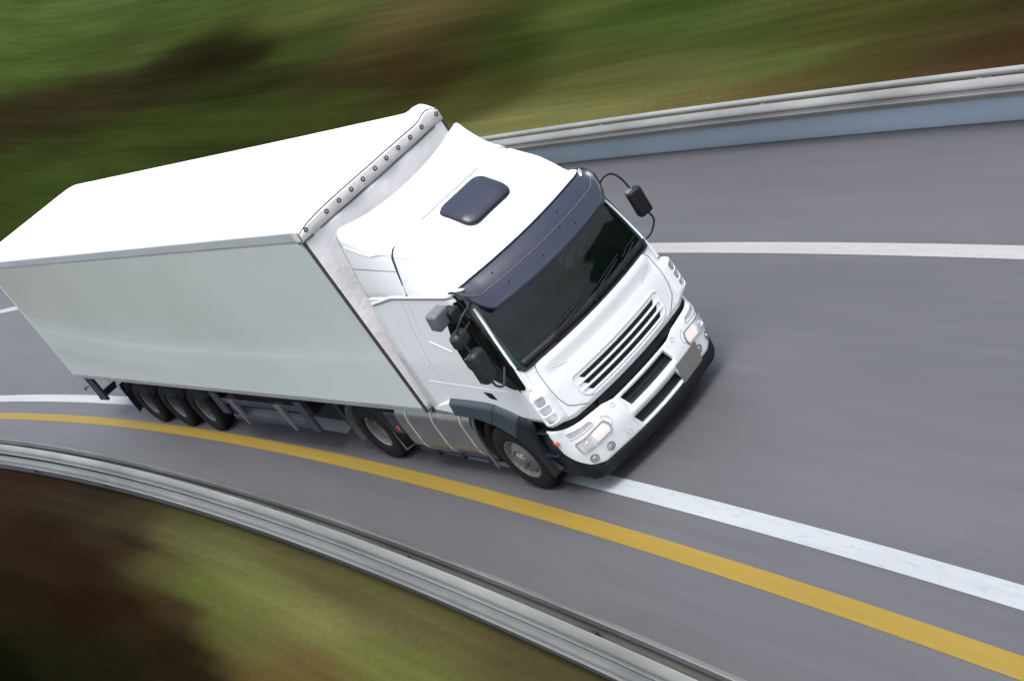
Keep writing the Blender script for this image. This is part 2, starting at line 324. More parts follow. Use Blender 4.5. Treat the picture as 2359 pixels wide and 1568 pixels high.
# ------------------------------------------------------------------ guard rails
def wprof(h0=0.44, h1=0.75, d=0.08):   # (depth toward road, z)
    z = [0, .02, .06, .10, .135, .155, .175, .21, .25, .29, .31]; x = [0.01, 0.0, .01, .07, .08, .02, .02, .08, .07, .01, 0.0]
    z = [0, .015, .055, .095, .125, .145, .165, .185, .215, .255, .295, .31]
    x = [.0, .0, .012, .075, .08, .03, .025, .03, .08, .075, .012, .0]
    k = (h1-h0)/.31
    return [(a*d/.08, h0+b*k) for a, b in zip(x, z)]
def guard_rail(label, offf, side, s0, s1, lower, posts, pole, double=False):
    GALV = GALVD if double else globals()['GALV']
    root = empty('guard_rail', cur((s0+s1)/2*0, offf(0), 0)); L = root.location.copy()
    tag(root, label, 'guard rail', 'steel guard rails along the road')
    def P(s, o, z):
        p = cur(s, offf(s)+o, z); return (p[0]-L[0], p[1]-L[1], p[2]-L[2])
    pr = wprof(); g = []
    n = int((s1-s0)/0.8)
    for i in range(n+1):
        s = s0+(s1-s0)*i/n
        g.append([P(s, side*a, z) for a, z in pr])
    b = MB(); b.grid(g); b.build('beam', GALV, root, solid=0.004, autos=60)
    if pole:
        q = MB(); q.tube([P(s0+(s1-s0)*i/n, -side*0.05, 0.79) for i in range(n+1)], 0.048, 10); q.build('top_rail', GALV, root)
    if double:
        for zz, dd in ((0.0, -1), (-0.345, 1), (-0.345, -1)):
            g = []
            for i in range(n+1):
                s = s0+(s1-s0)*i/n
                g.append([P(s, side*a if dd > 0 else -side*(a+0.13), z+zz) for a, z in pr])
            b = MB(); b.grid(g); b.build('beam', GALV, root, solid=0.004, autos=60)
    if lower:
        g = []
        for i in range(n+1):
            s = s0+(s1-s0)*i/n
            g.append([P(s, -side*0.16, -0.02), P(s, -side*0.13, 0.03), P(s, -side*0.13, 0.37), P(s, -side*0.16, 0.40)])
        q = MB(); q.grid(g); q.build('lower_panel', CONC, root, solid=0.02)
    PM = mat('dull_post_steel', (0.06, 0.06, 0.058), 0.6, metal=0.3, noise=0.3) if double else GALV
    pb = MB(); w_, h_ = 0.05, 0.70
    ph = 0.58 if double else 0.70
    pb.box(-0.05, 0.05, -0.006, 0.006, -0.3, ph); pb.box(-0.05, -0.044, -0.03, 0.03, -0.3, ph); pb.box(0.044, 0.05, -0.03, 0.03, -0.3, ph)
    bl = MB(); bl.box(-0.06, 0.06, -0.04, 0.04, 0.5, 0.69 if not double else 0.57)
    first = None
    k = 0; s = s0+2
    while s < s1:
        p = P(s, -side*(0.065 if double else 0.24), 0)
        if first is None:
            o = pb.build('post', PM, root, smooth=False); first = o
            me = bl; bo = bl.build('spacer', PM, root, smooth=False); fb = bo
        else:
            o = first.copy(); COL.objects.link(o); o.parent = root
            bo = fb.copy(); COL.objects.link(bo); bo.parent = root
        o.location = p; o.rotation_euler = (0, 0, -s/RC+math.pi/2)
        bo.parent = root; bo.location = P(s, -side*(0.065 if double else 0.13), 0); bo.rotation_euler = o.rotation_euler
        s += posts
    return root
guard_rail('long galvanised guard rail with blue-grey lower panel beyond the far lane', lambda s: 5.88+0.9*math.tanh(0.0015*(s-7.5)**2/0.9), -1, -90, 60, True, 4.0, True)
guard_rail('near galvanised guard rail curving past the yellow line, seen from behind', lambda s: -3.12, 1, -120, 50, False, 4.0, False, True)
# ------------------------------------------------------------------ the lorry: x forward (0 at the bumper), y left, z up
lorry = empty('articulated_lorry')
tag(lorry, 'white articulated lorry with dark sun visor and long box trailer rounding the grey road bend', 'lorry')

def cab_w(z): return interp(z, [(0.2, 1.20), (0.6, 1.24), (2.0, 1.24), (2.95, 1.18)])
def cab_xc(z): return interp(z, [(0.2, -0.04), (1.0, 0.0), (1.5, -0.03), (1.85, -0.10), (2.4, -0.25), (2.97, -0.44)])
def cab_xb(z): return interp(z, [(1.0, -2.70), (2.07, -2.66), (2.95, -2.52)])
SAG, RAD = 0.11, 0.26
def F0(t, z):
    w = cab_w(z); xc = cab_xc(z); s = 1 if t >= 0 else -1; a = abs(t); r = RAD; x0 = xc-SAG-r
    if a <= 1: return Vector((xc-SAG*a*a+LEDGE(a, z), s*a*(w-r), z))
    if a <= 2:
        f = (a-1)*math.pi/2; return Vector((x0+r*math.cos(f), s*((w-r)+r*math.sin(f)), z))
    return Vector((x0+(cab_xb(z)-x0)*(a-2), s*w, z))
def LEDGE(a, z):
    k = max(0, min(1, (1.05-a)/0.12)); b = max(0, min(1, (1.84-z)/0.03))*max(0, min(1, (z-1.62)/0.14)); return 0.035*k*b
def N0(t, z):
    e = 1e-3
    du = F0(t+e, z)-F0(t-e, z); dv = F0(t, z+e)-F0(t, z-e); n = du.cross(dv); n.normalize(); return n
def F(t, z, off=0.0): return F0(t, z)+N0(t, z)*off
def ty(y, z):
    w = cab_w(z); s = 1 if y >= 0 else -1; a = abs(y)
    if a <= w-RAD: return s*a/(w-RAD)
    return s*(1+math.asin(min(1, (a-(w-RAD))/RAD))/(math.pi/2))
def tx(x, z, side=-1):
    x0 = cab_xc(z)-SAG-RAD
    if x > x0: return side*(1+math.acos(max(0, min(1, (x-x0)/RAD)))/(math.pi/2))
    return side*(2+(x-x0)/(cab_xb(z)-x0))
def densify(pts, d):
    out = []
    for i in range(len(pts)):
        a, b = pts[i], pts[(i+1) % len(pts)]; k = max(1, int(math.hypot(b[0]-a[0], b[1]-a[1])/d))
        out += [(a[0]+(b[0]-a[0])*j/k, a[1]+(b[1]-a[1])*j/k) for j in range(k)]
    return out
def rnd(pts, r, n=4):
    out = []; m = len(pts)
    for i in range(m):
        p = Vector(pts[i]).to_2d() if len(pts[i]) > 2 else Vector(pts[i]); a = Vector(pts[i-1])-p; b = Vector(pts[(i+1) % m])-p
        ra = min(r, a.length*0.45); rb = min(r, b.length*0.45); q0 = p+a.normalized()*ra; q1 = p+b.normalized()*rb
        for k in range(n+1):
            t = k/n; out.append(tuple((q0*(1-t)**2+p*2*t*(1-t)+q1*t*t)))
    return out
def front_poly(mb, yz, o0, o1, d=0.06):      # polygon given in (y, z), laid on the cab front
    pts = densify(yz, d); tz = [(ty(y, z), z) for y, z in pts]; slab(mb, tz, o0, o1)
def side_poly(mb, xz, o0, o1, side=-1, d=0.08):
    pts = densify(xz, d); slab(mb, [(tx(x, z, side), z) for x, z in pts], o0, o1)
def slab(mb, tz, o0, o1):
    n = len(tz); cx = sum(t for t, z in tz)/n; cz = sum(z for t, z in tz)/n
    rings = []; K = 5
    for k in range(K+1):
        f = 1-k/K*0.999
        rings.append([F(cx+(t-cx)*f, cz+(z-cz)*f, o1) for t, z in tz])
    vs = [F(t, z, o0) for t, z in tz]; fs = []
    for R in rings: vs += R
    for k in range(K+1):
        fs += [(k*n+i, k*n+(i+1) % n, (k+1)*n+(i+1) % n, (k+1)*n+i) for i in range(n)]
    fs.append(tuple((K+1)*n+i for i in range(n)))
    mb.add(vs, fs)
def line_on(mb, tz, r=0.005, off=0.0, n=5):  # seam: a thin half-sunk bead along a polyline on the cab skin
    pts = []
    for i in range(len(tz)-1):
        (a, b), (c, d) = tz[i], tz[i+1]; k = max(2, int(math.hypot((c-a), (d-b))/0.06))
        pts += [F(a+(c-a)*j/k, b+(d-b)*j/k, off) for j in range(k)]
    pts.append(F(tz[-1][0], tz[-1][1], off)); mb.tube(pts, r, n)

# ---- cab shell
WT0, WT1, WZ0, WZ1 = -1.36, 1.36, 1.88, 2.93
def shell():
    ts = sorted(set([round(v, 4) for v in list(np.linspace(-3, -2, 13))+list(np.linspace(-2, -1, 15))+list(np.linspace(-1, 1, 33))+list(np.linspace(1, 2, 15))+list(np.linspace(2, 3, 13))+[WT0, WT1]]))
    zs = [1.04, 1.1, 1.2, 1.3, 1.4, 1.5, 1.6, 1.62, 1.68, 1.74, 1.76, 1.81, 1.84, WZ0]+list(np.linspace(1.98, 2.88, 11))+[WZ1, 2.95]
    vs = []; fs = []; nz = len(zs)
    for t in ts:
        for z in zs:
            zz = z
            a = abs(t)
            if a > 1.0:
                k = min(1, (a-1.0)/1.2); zz = z+(1.95-z)/(1.95-1.04)*0.14*k if z < 1.95 else z
            else: zz = z
            if z <= WZ0 and a < 1.5:   # lower glass line bows slightly
                pass
            vs.append(F(t, zz))
    for i in range(len(ts)-1):
        for j in range(nz-1):
            tm = (ts[i]+ts[i+1])/2; zm = (zs[j]+zs[j+1])/2
            if WT0 < tm < WT1 and WZ0 < zm < WZ1: continue
            fs.append((i*nz+j, (i+1)*nz+j, (i+1)*nz+j+1, i*nz+j+1))
    return mesh_obj('cab_shell', vs, fs, WHITE, lorry, solid=0.02, autos=30)
shell()
b = MB()   # back wall and floor of the cab
b.hexa([(-2.685, -1.2, 1.15), (-2.65, -1.2, 1.15), (-2.65, 1.2, 1.15), (-2.685, 1.2, 1.15), (-2.515, -1.165, 2.93), (-2.48, -1.165, 2.93), (-2.48, 1.165, 2.93), (-2.515, 1.165, 2.93)])
b.build('cab_back_wall', WHITE, lorry, smooth=False)
b = MB(); b.box(-2.62, -0.45, -1.2, 1.2, 1.16, 1.22); b.build('cab_floor', DARK, lorry, smooth=False)

# ---- roof dome and air deflector
def xs_zt():
    return [(-0.45, 2.965), (-0.50, 3.02), (-0.60, 3.12), (-0.75, 3.25), (-0.92, 3.37), (-1.10, 3.455), (-1.30, 3.52), (-1.50, 3.565), (-1.75, 3.62), (-2.0, 3.67), (-2.25, 3.72), (-2.45, 3.755)]
ST = xs_zt(); XE = -2.45
def roofp(a, x, lift=0.0):
    # a in [-1,1] across, x the station at the centre line
    zc = float(np.interp(-x, [-s[0] for s in ST], [s[1] for s in ST]))+lift
    k = (x+0.45)/(XE+0.45)
    kk = max(0, (k-0.35)/0.65)**1.2*0.88
    U = [0, .35, .58, .70, .78, .88, 1.0]
    ya = [0, .58, .86, .965, 1.03, 1.10, 1.18]; ha = [1, .995, .955, .88, .76, .42, 0]
    yb = [0, .58, .94, 1.10, 1.15, 1.17, 1.18]; hb = [1, 1.0, 1.0, .985, .88, .46, 0]
    u = abs(a); sg = 1 if a >= 0 else -1
    ya_, ha_ = float(np.interp(u, U, ya)), float(np.interp(u, U, ha)); yb_, hb_ = float(np.interp(u, U, yb)), float(np.interp(u, U, hb))
    y = sg*(ya_*(1-kk)+yb_*kk); hh = ha_*(1-kk)+hb_*kk
    dz = 0.24*max(0, (k-0.45)/0.55)**1.5*(abs(y)/1.18)**2.5
    zs = 2.94
    z = zs+(zc+dz-zs)*hh
    # plan bow of the brow fading rearwards
    px = F0(ty(max(-1.175, min(1.175, y)), 2.95), 2.95).x-cab_xc(2.95)
    bow = px*(1-k)**2.0
    rear = 0.0
    if k > 0.7:
        rear = ((z-2.94)*0.22-0.0)*(k-0.7)/0.3-0.07*(k-0.7)/0.3
    return Vector((x+bow*(1.0)+rear, y, z))
A_ = [-1, -.94, -.88, -.83, -.78, -.74, -.70, -.66, -.62, -.58, -.50, -.42, -.35, -.2, -.1]; A_ = A_+[0]+[-a for a in reversed(A_)]
def roof_grid(x0, x1, n):
    return [[roofp(a, x0+(x1-x0)*i/n) for a in A_] for i in range(n+1)]
b = MB(); b.grid(roof_grid(-0.45, -1.50, 14)); b.build('roof', WHITE, lorry, solid=0.02, autos=50, sub=1)
b = MB(); b.grid(roof_grid(-1.50, XE, 12)); b.build('air_deflector', WHITE, lorry, solid=0.02, autos=50, sub=1)
# rear closing wall of the deflector
rr = [roofp(a, XE) for a in A_]; b = MB(); n = len(rr)
b.add([p+Vector((0.02, 0, -0.01)) for p in rr]+[Vector((p.x+0.02, p.y, 2.9)) for p in rr], [(i, i+1, n+i+1, n+i) for i in range(n-1)]); b.build('deflector_back', SEAML, lorry, smooth=False)
# seam between roof and deflector
def roofline(al, x, lift, r, name, m, n=6):
    b = MB(); b.tube([roofp(a, x, lift) for a in al], r, n); return b.build(name, m, lorry)
roofline(np.linspace(-.93, -.66, 24), -1.50, 0.0, [0.005+0.009*math.sin(math.pi*i/23) for i in range(24)], 'roof_seam', SEAM)
roofline(np.linspace(.66, .80, 12), -1.50, 0.0, 0.004, 'roof_seam', SEAM)
roofline(np.linspace(-.30, .30, 30), -1.455, 0.0, 0.0065, 'roof_slot', SEAM)
# moulded ribs on the roof flank
def flank(xa, za, xb, zb, h, sgn=-1):
    pts = []
    for i in range(10):
        t = i/9; x = xa+(xb-xa)*t; z = za+(zb-za)*t
        # find a with z
        lo, hi = -1.0, -0.5
        for _ in range(30):
            mid = (lo+hi)/2
            if roofp(mid, x).z < z: lo = mid
            else: hi = mid
        p = roofp(lo, x); pts.append((p.x, p.y*(-sgn), p.z))
    return pts
for sgn in (-1, 1):
    b = MB(); b.tube([roofp(sgn*-0.755, x)-Vector((0, sgn*-0.004*-1, 0.004)) for x in np.linspace(-0.62, -1.47, 18)], 0.012, 8); b.build('roof_rib', WHITE, lorry)
    b = MB(); b.tube([roofp(sgn*-(0.755+.05*min(1, q/6)), x)-Vector((0, 0, 0.002)) for q, x in enumerate(np.linspace(-1.53, -2.36, 14))], 0.009, 8); b.build('deflector_rib', WHITE, lorry)
    b = MB(); b.tube([roofp(sgn*-(.855+.03*q/11), x) for q, x in enumerate(np.linspace(-1.52, -2.40, 12))], 0.0035, 6); b.build('panel_seam', SEAM, lorry)
    b = MB()
    line_on(b, [(tx(-0.62, 2.93, sgn), 2.935), (tx(-1.95, 2.94, sgn), 2.955), (tx(-2.5, 2.85, sgn), 2.86)], 0.013, 0.002); b.build('gutter_rib', WHITE, lorry)
    b = MB()
    line_on(b, [(tx(-0.62, 2.9, sgn), 2.905), (tx(-1.92, 2.9, sgn), 2.925), (tx(-2.48, 2.85, sgn), 2.835)], 0.005); b.build('panel_seam', SEAM, lorry)
    b = MB()
    line_on(b, [(tx(-1.75, 2.88, sgn), 2.88), (tx(-1.88, 2.5, sgn), 2.5), (tx(-1.97, 2.0, sgn), 2.0), (tx(-1.97, 1.7, sgn), 1.68)], 0.003)
    line_on(b, [(tx(-1.62, 2.86, sgn), 2.86), (tx(-1.75, 2.5, sgn), 2.45)], 0.002)
    b.build('door_seam', SEAML, lorry)
    b = MB()
    line_on(b, [(tx(-2.3, 1.69, sgn), 1.70), (tx(-1.94, 1.68, sgn), 1.675), (tx(-0.6, 1.6, sgn), 1.60)], 0.006, -0.003); b.build('door_crease', WHITE, lorry)
    b = MB(); line_on(b, [(tx(-1.67, 2.32, sgn), 2.32), (tx(-1.3, 2.18, sgn), 2.18)], 0.010, -0.004); b.build('door_rib', WHITE, lorry)

# ---- roof hatch
b = MB(); K = 28
prof = rnd([(-0.80, 0.36), (-0.80, -0.36), (-1.32, -0.36), (-1.32, 0.36)], 0.14, 6)
def a_of_y(y):
    lo, hi = -1, 1
    for _ in range(40):
        m_ = (lo+hi)/2
        if roofp(m_, -1.0).y < y: lo = m_
        else: hi = m_
    return lo
def hatch(prof, l0, l1):
    vs = []; n = len(prof); cx = sum(p[0] for p in prof)/n; cy = 0
    levels = [(1.0, l0), (1.0, l1*0.75), (0.97, l1), (0.7, l1+0.004), (0.35, l1+0.006), (0.01, l1+0.006)]
    for f, l in levels:
        vs += [roofp(a_of_y(cy+(p[1]-cy)*f), cx+(p[0]-cx)*f)+Vector((0.35, 0, 0.93))*l for p in prof]
    fs = [(k*n+i, k*n+(i+1) % n, (k+1)*n+(i+1) % n, (k+1)*n+i) for k in range(len(levels)-1) for i in range(n)]
    fs.append(tuple((len(levels)-1)*n+i for i in range(n))); return vs, fs
b.add(*hatch(prof, -0.01, 0.045)); ht = b.build('roof_hatch', mat('smoked_hatch', (0.013, 0.018, 0.036), 0.4, coat=0.1, noise=0.06), lorry)
b = MB(); b.add(*hatch([(-1.06+(p[0]+1.06)*1.05, p[1]*1.04) for p in prof], -0.02, 0.012)); b.build('hatch_seal', DARK, ht)
b = MB(); p0 = roofp(a_of_y(-0.28), -0.86); b.lathe([(0.001, 0.02), (0.012, 0.02), (0.012, 0)], 10, 'z', tuple(p0+Vector((0, 0, 0.05)))); b.build('hatch_latch', CHROME, ht)

# ---- windscreen with its black surround
def ws_grid(t0, t1, z0, z1, off, nt=44, nz=16, rc=0.16):
    g = []
    for j in range(nz+1):
        z = z0+(z1-z0)*j/nz; inset = 0
        db = (z-z0)
        if db < rc: inset = rc*(1-math.sqrt(max(0, 1-((rc-db)/rc)**2)))*1.3
        g.append([F(t0+inset+(t1-t0-2*inset)*i/nt, z, off) for i in range(nt+1)])
    return g
b = MB(); b.grid(ws_grid(-1.56, 1.56, 1.845, 2.93, 0.006)); ws = b.build('windscreen', WGLASS, lorry, autos=80)
# black seal along the edges
b = MB(); g = ws_grid(-1.57, 1.57, 1.84, 2.93, 0.009)
edge = [r[0] for r in reversed(g)]+g[0][1:-1]+[r[-1] for r in g]
b.tube(edge, 0.014, 8); b.build('windscreen_seal', DARK, ws)
b = MB(); g = []
for i in range(41):
    t = -1.3+2.6*i/40; g.append([F(t, 1.85, 0.002), F(t, 1.90, 0.014), F(t, 1.955, 0.010)])
b.grid(g); b.build('wiper_cowl', DARK, lorry, solid=0.008)
for y0, y1, z1 in ((-0.62, -0.02, 2.02), (0.05, 0.62, 2.04), (0.62, 0.99, 2.02)):
    b = MB(); b.tube([F(ty(y0, 1.9), 1.90, 0.03), F(ty(y0+0.03, 1.95), 1.94, 0.05), F(ty(y1, z1), z1-0.02, 0.035)], [0.016, 0.011, 0.006], 8)
    b.tube([F(ty(y0+0.1, 1.99), 1.985, 0.02), F(ty((y0+y1)/2+.05, 2.0), 2.02, 0.022), F(ty(y1+0.06, z1), z1+0.01, 0.02)], 0.006, 6)
    b.lathe([(0.001, 0.05), (0.022, 0.045), (0.026, 0.0)], 12, 'x', tuple(F(ty(y0, 1.9), 1.895, 0.0)))
    b.build('wiper', DARK, lorry)
# ---- cab interior
b = MB(); b.box(-0.80, -0.42, -1.0, 1.0, 1.25, 1.82); b.prism([(-0.42, 1.80), (-0.46, 1.90), (-0.62, 1.97), (-0.80, 1.90), (-0.80, 1.80)], 'y', -0.98, 0.98); b.build('dashboard', DASH, lorry, bevel=0.02)
for sy in (-0.62, 0.62):
    b = MB(); b.box(-1.70, -1.15, sy-.27, sy+.27, 1.55, 1.75); b.hexa([(-1.80, sy-.26, 1.7), (-1.60, sy-.26, 1.7), (-1.60, sy+.26, 1.7), (-1.80, sy+.26, 1.7), (-1.98, sy-.22, 2.38), (-1.86, sy-.22, 2.38), (-1.86, sy+.22, 2.38), (-1.98, sy+.22, 2.38)])
    b.box(-2.0, -1.9, sy-.14, sy+.14, 2.40, 2.60); b.build('cab_seat', SEATM, lorry, bevel=0.04)
b = MB(); c = Vector((-0.95, 0.62, 2.02)); u = Vector((0.35, 0, 0.94)); v = Vector((0, 1, 0))
b.tube([c+(u*math.cos(a)+v*math.sin(a))*0.23 for a in np.linspace(0, 2*math.pi, 33)], 0.015, 8)
for a in (0.5, 2.6, 4.7): b.tube([c, c+(u*math.cos(a)+v*math.sin(a))*0.23], 0.012, 6)
b.tube([c, (-0.75, 0.62, 1.85)], 0.03, 8); b.build('steering_wheel', DARK, lorry)

# ---- sun visor with its marker lamps
def vis(u, v):     # u -1..1 across, v 0 top..1 bottom
    t = u*1.66
    top = F(t, 2.975, 0.012)
    xc, wd, sag, r = -0.115, 1.185, 0.13, 0.30
    a = abs(t); s = 1 if t > 0 else -1
    if a <= 1: bot = Vector((xc-sag*a*a, s*a*(wd-r), 2.60))
    else:
        f = (a-1)*math.pi/2; bot = Vector((xc-sag-r+r*math.cos(f), s*((wd-r)+r*math.sin(f)), 2.60+0.30*max(0, (a-1.10)/0.56)**1.6))
    p = top.lerp(bot, v)
    p += Vector((0.35, 0, 0.85))*0.045*math.sin(math.pi*min(1, v*1.1))*1.0
    return p
g = [[vis(u, v) for v in np.linspace(0, 1, 13)] for u in np.linspace(-1, 1, 61)]
b = MB(); b.grid(g); vz = b.build('sun_visor', VISOR, lorry, solid=0.012, autos=60)
b = MB(); b.tube([r[-1] for r in g], 0.010, 8); b.tube([r[0] for r in g], 0.009, 8); b.tube(g[0], 0.008, 8); b.tube(g[-1], 0.008, 8); b.build('visor_edge', BLUED, vz)
b = MB(); b.tube([vis(u, 0.56)+Vector((0.004, 0, 0.008)) for u in np.linspace(-.93, .93, 50)], 0.004, 6); b.build('visor_crease', mat('visor_crease', (0.14, 0.15, 0.19), 0.4), vz)
for u, v in ((-.46, .30), (-.44, .72), (.18, .60), (.27, .30), (.30, .8), (-.1, .78)):
    p = vis(u, v); b = MB(); b.lathe([(0.001, 0.014), (0.009, 0.012), (0.010, 0.0)], 10, 'z', tuple(p)); b.build('visor_bolt', DARK, vz)
for u in (-.865, .865):
    p = vis(u, 0.14); q = vis(u, 0.2); uu = (vis(u*1.01, .14)-vis(u*.99, .14)).normalized(); vv = (vis(u, .2)-vis(u, .1)).normalized(); nn = uu.cross(vv)
    if nn.z < 0: nn = -nn
    b = MB(); vs = []; K = 20; L = [(1.0, 0.0), (1.0, 0.012), (0.8, 0.028), (0.45, 0.036), (0.05, 0.038)]
    for f, h in L:
        vs += [p+uu*math.cos(2*math.pi*k/K)*0.075*f+vv*math.sin(2*math.pi*k/K)*0.045*f+nn*h for k in range(K)]
    b.add(vs, [(l*K+k, l*K+(k+1) % K, (l+1)*K+(k+1) % K, (l+1)*K+k) for l in range(len(L)-1) for k in range(K)]+[tuple(4*K+k for k in range(K))])
    b.build('marker_lamp', CHROME, vz)

# ---- side windows, pillars, door handles
for sgn in (-1, 1):
    P = [(-0.30, 1.63), (-0.53, 1.655), (-0.82, 1.80), (-1.16, 1.93), (-1.16, 2.3), (-1.04, 2.55), (-0.84, 2.83), (-0.60, 2.86), (-0.50, 2.80), (-0.36, 2.2)]
    b = MB(); side_poly(b, rnd(P, 0.05, 3), -0.01, 0.008, sgn); b.build('side_window', GLASSD, lorry, autos=25)
    b = MB(); line_on(b, [(tx(-0.40, 1.66, sgn), 1.62), (tx(-0.56, 2.2, sgn), 2.2), (tx(-0.70, 2.8, sgn), 2.8)], 0.008, 0.010); b.build('window_divider', DARK, lorry)
    b = MB(); line_on(b, [(tx(-0.27, 1.60, sgn), 1.62), (tx(-0.31, 1.9, sgn), 1.9), (tx(-0.40, 2.3, sgn), 2.3), (tx(-0.50, 2.70, sgn), 2.70)], 0.020, 0.006); b.build('pillar_trim', WHITE, lorry)
    b = MB(); side_poly(b, rnd([(-1.22, 1.575), (-1.05, 1.56), (-1.02, 1.46), (-1.16, 1.475)], 0.02, 3), -0.02, 0.004, sgn); b.build('door_handle', DARK, lorry, autos=25)

# ---- front panel: hood seams, grille
b = MB()
for sgn in (-1, 1):
    tl = [(sgn*1.02, 1.87), (sgn*1.14, 1.74), (sgn*1.17, 1.52), (sgn*1.14, 1.36), (sgn*1.03, 1.22), (sgn*.80, 1.07)]
    line_on(b, [(p[0], p[1]) for p in tl], 0.0045)
b.build('hood_seam', SEAM, lorry)
b = MB()
for sgn in (-1, 1):
    line_on(b, [(sgn*1.42, 1.84), (sgn*1.47, 1.6), (sgn*1.42, 1.42)], 0.0025); line_on(b, [(sgn*1.45, 1.76), (sgn*1.15, 1.76), (sgn*.7, 1.61)], 0.0025)
b.build('panel_seam', SEAML, lorry)
b = MB()
fr = rnd([(-0.79, 1.445), (0.79, 1.445), (0.77, 1.20), (0.66, 1.105), (-0.66, 1.105), (-0.77, 1.20)], 0.06, 4)
def ring_on(mb, yz, r, off):
    pts = densify(yz+[yz[0]], 0.05); mb.tube([F(ty(y, z), z, off) for y, z in pts]+[F(ty(*yz[0]), yz[0][1], off)], r, 8)
ring_on(b, fr, 0.011, 0.003); grl = b.build('grille', WHITE, lorry)
for z0, z1, yw in ((1.335, 1.388, .69), (1.248, 1.300, .69), (1.160, 1.212, .68)):
    b = MB(); front_poly(b, rnd([(-yw, z1), (yw, z1), (yw-.045, z0), (-yw+.045, z0)], 0.008, 2), -0.012, 0.003, 0.08); b.build('grille_slot', DARK, grl, autos=25)
for z in (1.318, 1.231):
    b = MB(); b.tube([F(ty(y, z), z, 0.008) for y in np.linspace(-.75, .75, 30)], 0.011, 8); b.build('grille_bar', WHITE, grl)
b = MB(); b.tube([F(ty(y, 1.145), 1.143, 0.006) for y in np.linspace(-.70, .70, 30)], 0.012, 8); b.build('grille_bar', WHITE, grl)
# dark strip between hood and bumper
b = MB(); g = [[F(t, z, -0.055) for z in (0.80, 0.9, 1.0, 1.10, 1.18)] for t in np.linspace(-2.1, 2.1, 60)]; b.grid(g); b.build('radiator_gap', DARK, lorry, solid=0.02)
for sgn in (-1, 1):
    b = MB(); front_poly(b, rnd([(sgn*.40, 1.025), (sgn*.64, 1.03), (sgn*.70, 0.94), (sgn*.52, 0.93)], 0.02, 2), -0.06, -0.015)
    b.build('bonnet_catch', BLUED, lorry, autos=25)

# ---- corner air deflectors, standing proud with three openings
for sgn in (-1, 1):
    tt = [(1.16, -.004), (1.24, .022), (1.34, .05), (1.42, .07), (1.50, .088), (1.58, .10), (1.65, .108), (1.70, .108), (1.735, .10), (1.745, .07)]
    zz = [1.085, 1.11, 1.16, 1.165, 1.265, 1.285, 1.385, 1.405, 1.505, 1.53, 1.57, 1.60]
    vs = []; fs = []
    for i_, (tv, o) in enumerate(tt):
        for z in zz:
            e = min(1, (z-1.085)/.05+.15, (1.60-z)/.06+.15); tr = tv if tv < 1.5 else tv-.10*max(0, (z-1.45)/.15)**2-.06*max(0, (1.16-z)/.075)
            vs.append(F(sgn*tr, z, o*e-.004))
    nz = len(zz)
    for i_ in range(len(tt)-1):
        for j_ in range(nz-1):
            if 3 <= i_ <= 5 and j_ in (3, 5, 7): continue
            fs.append((i_*nz+j_, (i_+1)*nz+j_, (i_+1)*nz+j_+1, i_*nz+j_+1))
    mesh_obj('corner_deflector', vs, fs, WHITE, lorry, solid=.016, autos=45, sub=1)

# ---- bumper
def bx_c(z): return interp(z, [(0.2, 0.0), (0.38, 0.02), (0.62, 0.045), (0.70, 0.045), (0.9, 0.02), (1.05, -0.01)])
def B0(t, z):
    w = interp(z, [(0.2, 1.18), (0.45, 1.235), (0.9, 1.26), (1.05, 1.25)]); r = 0.33; sag = 0.10; s = 1 if t >= 0 else -1; a = abs(t); xc = bx_c(z); x0 = xc-sag-r
    if a <= 1: return Vector((xc-sag*a*a, s*a*(w-r), z))
    f = (a-1)*math.pi/2
    if a <= 2: return Vector((x0+r*math.cos(f), s*((w-r)+r*math.sin(f)), z))
    return Vector((x0-(a-2)*0.5, s*w, z))
def Bn(t, z, off):
    e = 1e-3; n = (B0(t+e, z)-B0(t-e, z)).cross(B0(t, z+e)-B0(t, z-e)); n.normalize(); return B0(t, z)+n*off
def bt(y): 
    a = abs(y); s = 1 if y > 0 else -1; w = 1.25; r = .33
    return s*(a/(w-r)) if a <= w-r else s*(1+math.asin(min(1, (a-(w-r))/r))/(math.pi/2))
def b_top(t):
    return interp(abs(t), [(0, .905), (.55, .905), (.72, .95), (1.0, 0.965), (1.35, 0.985), (1.8, 1.015), (2.0, 1.02)])
def b_bot(t):
    return interp(abs(t), [(0, .345), (1.2, .355), (1.5, .42), (1.8, .55), (2.0, .66)])
tcut = .475
TS = sorted(set([round(float(v), 4) for v in list(np.linspace(-2.02, -tcut, 40))+list(np.linspace(-tcut, tcut, 21))+list(np.linspace(tcut, 2.02, 40))]))
ZR = [0.0, 0.09, 0.09+0.001, 0.33, 0.331, 0.6, 0.601, 0.915, 1.0]
ZM = [.345, .395, .56, .69, .875, .925]
vs = []; fs = []; rows = []
for t in TS:
    lo, hi = b_bot(t), b_top(t)
    for j, z in enumerate([lo, lo+.02]+[lo+(z-.345)/(.58)*(hi-lo) for z in (.395, .45, .50, .56, .62, .69, .75, .82, .875)]+[hi-.018, hi]):
        o = -0.012 if j in (0, 12) else 0.0
        vs.append(Bn(t, z, o))
NR = 13
for i in range(len(TS)-1):
    tm = (TS[i]+TS[i+1])/2
    for j in range(NR-1):
        if abs(tm) < tcut and (2 <= j < 5 or 7 <= j < 10): continue
        fs.append((i*NR+j, (i+1)*NR+j, (i+1)*NR+j+1, i*NR+j+1))
bump = mesh_obj('bumper', vs, fs, BUMPW, lorry, solid=0.05, autos=35)
b = MB()   # inner louvres of the two slots
for z0, z1 in ((.39, .565), (.685, .88)):
    b.grid([[Bn(t, z0+.0, -0.04), Bn(t, z0+.05, -0.13), Bn(t, z1-.02, -0.24)] for t in np.linspace(-tcut-.02, tcut+.02, 20)])
b.build('slot_louvre', LOUV, bump)
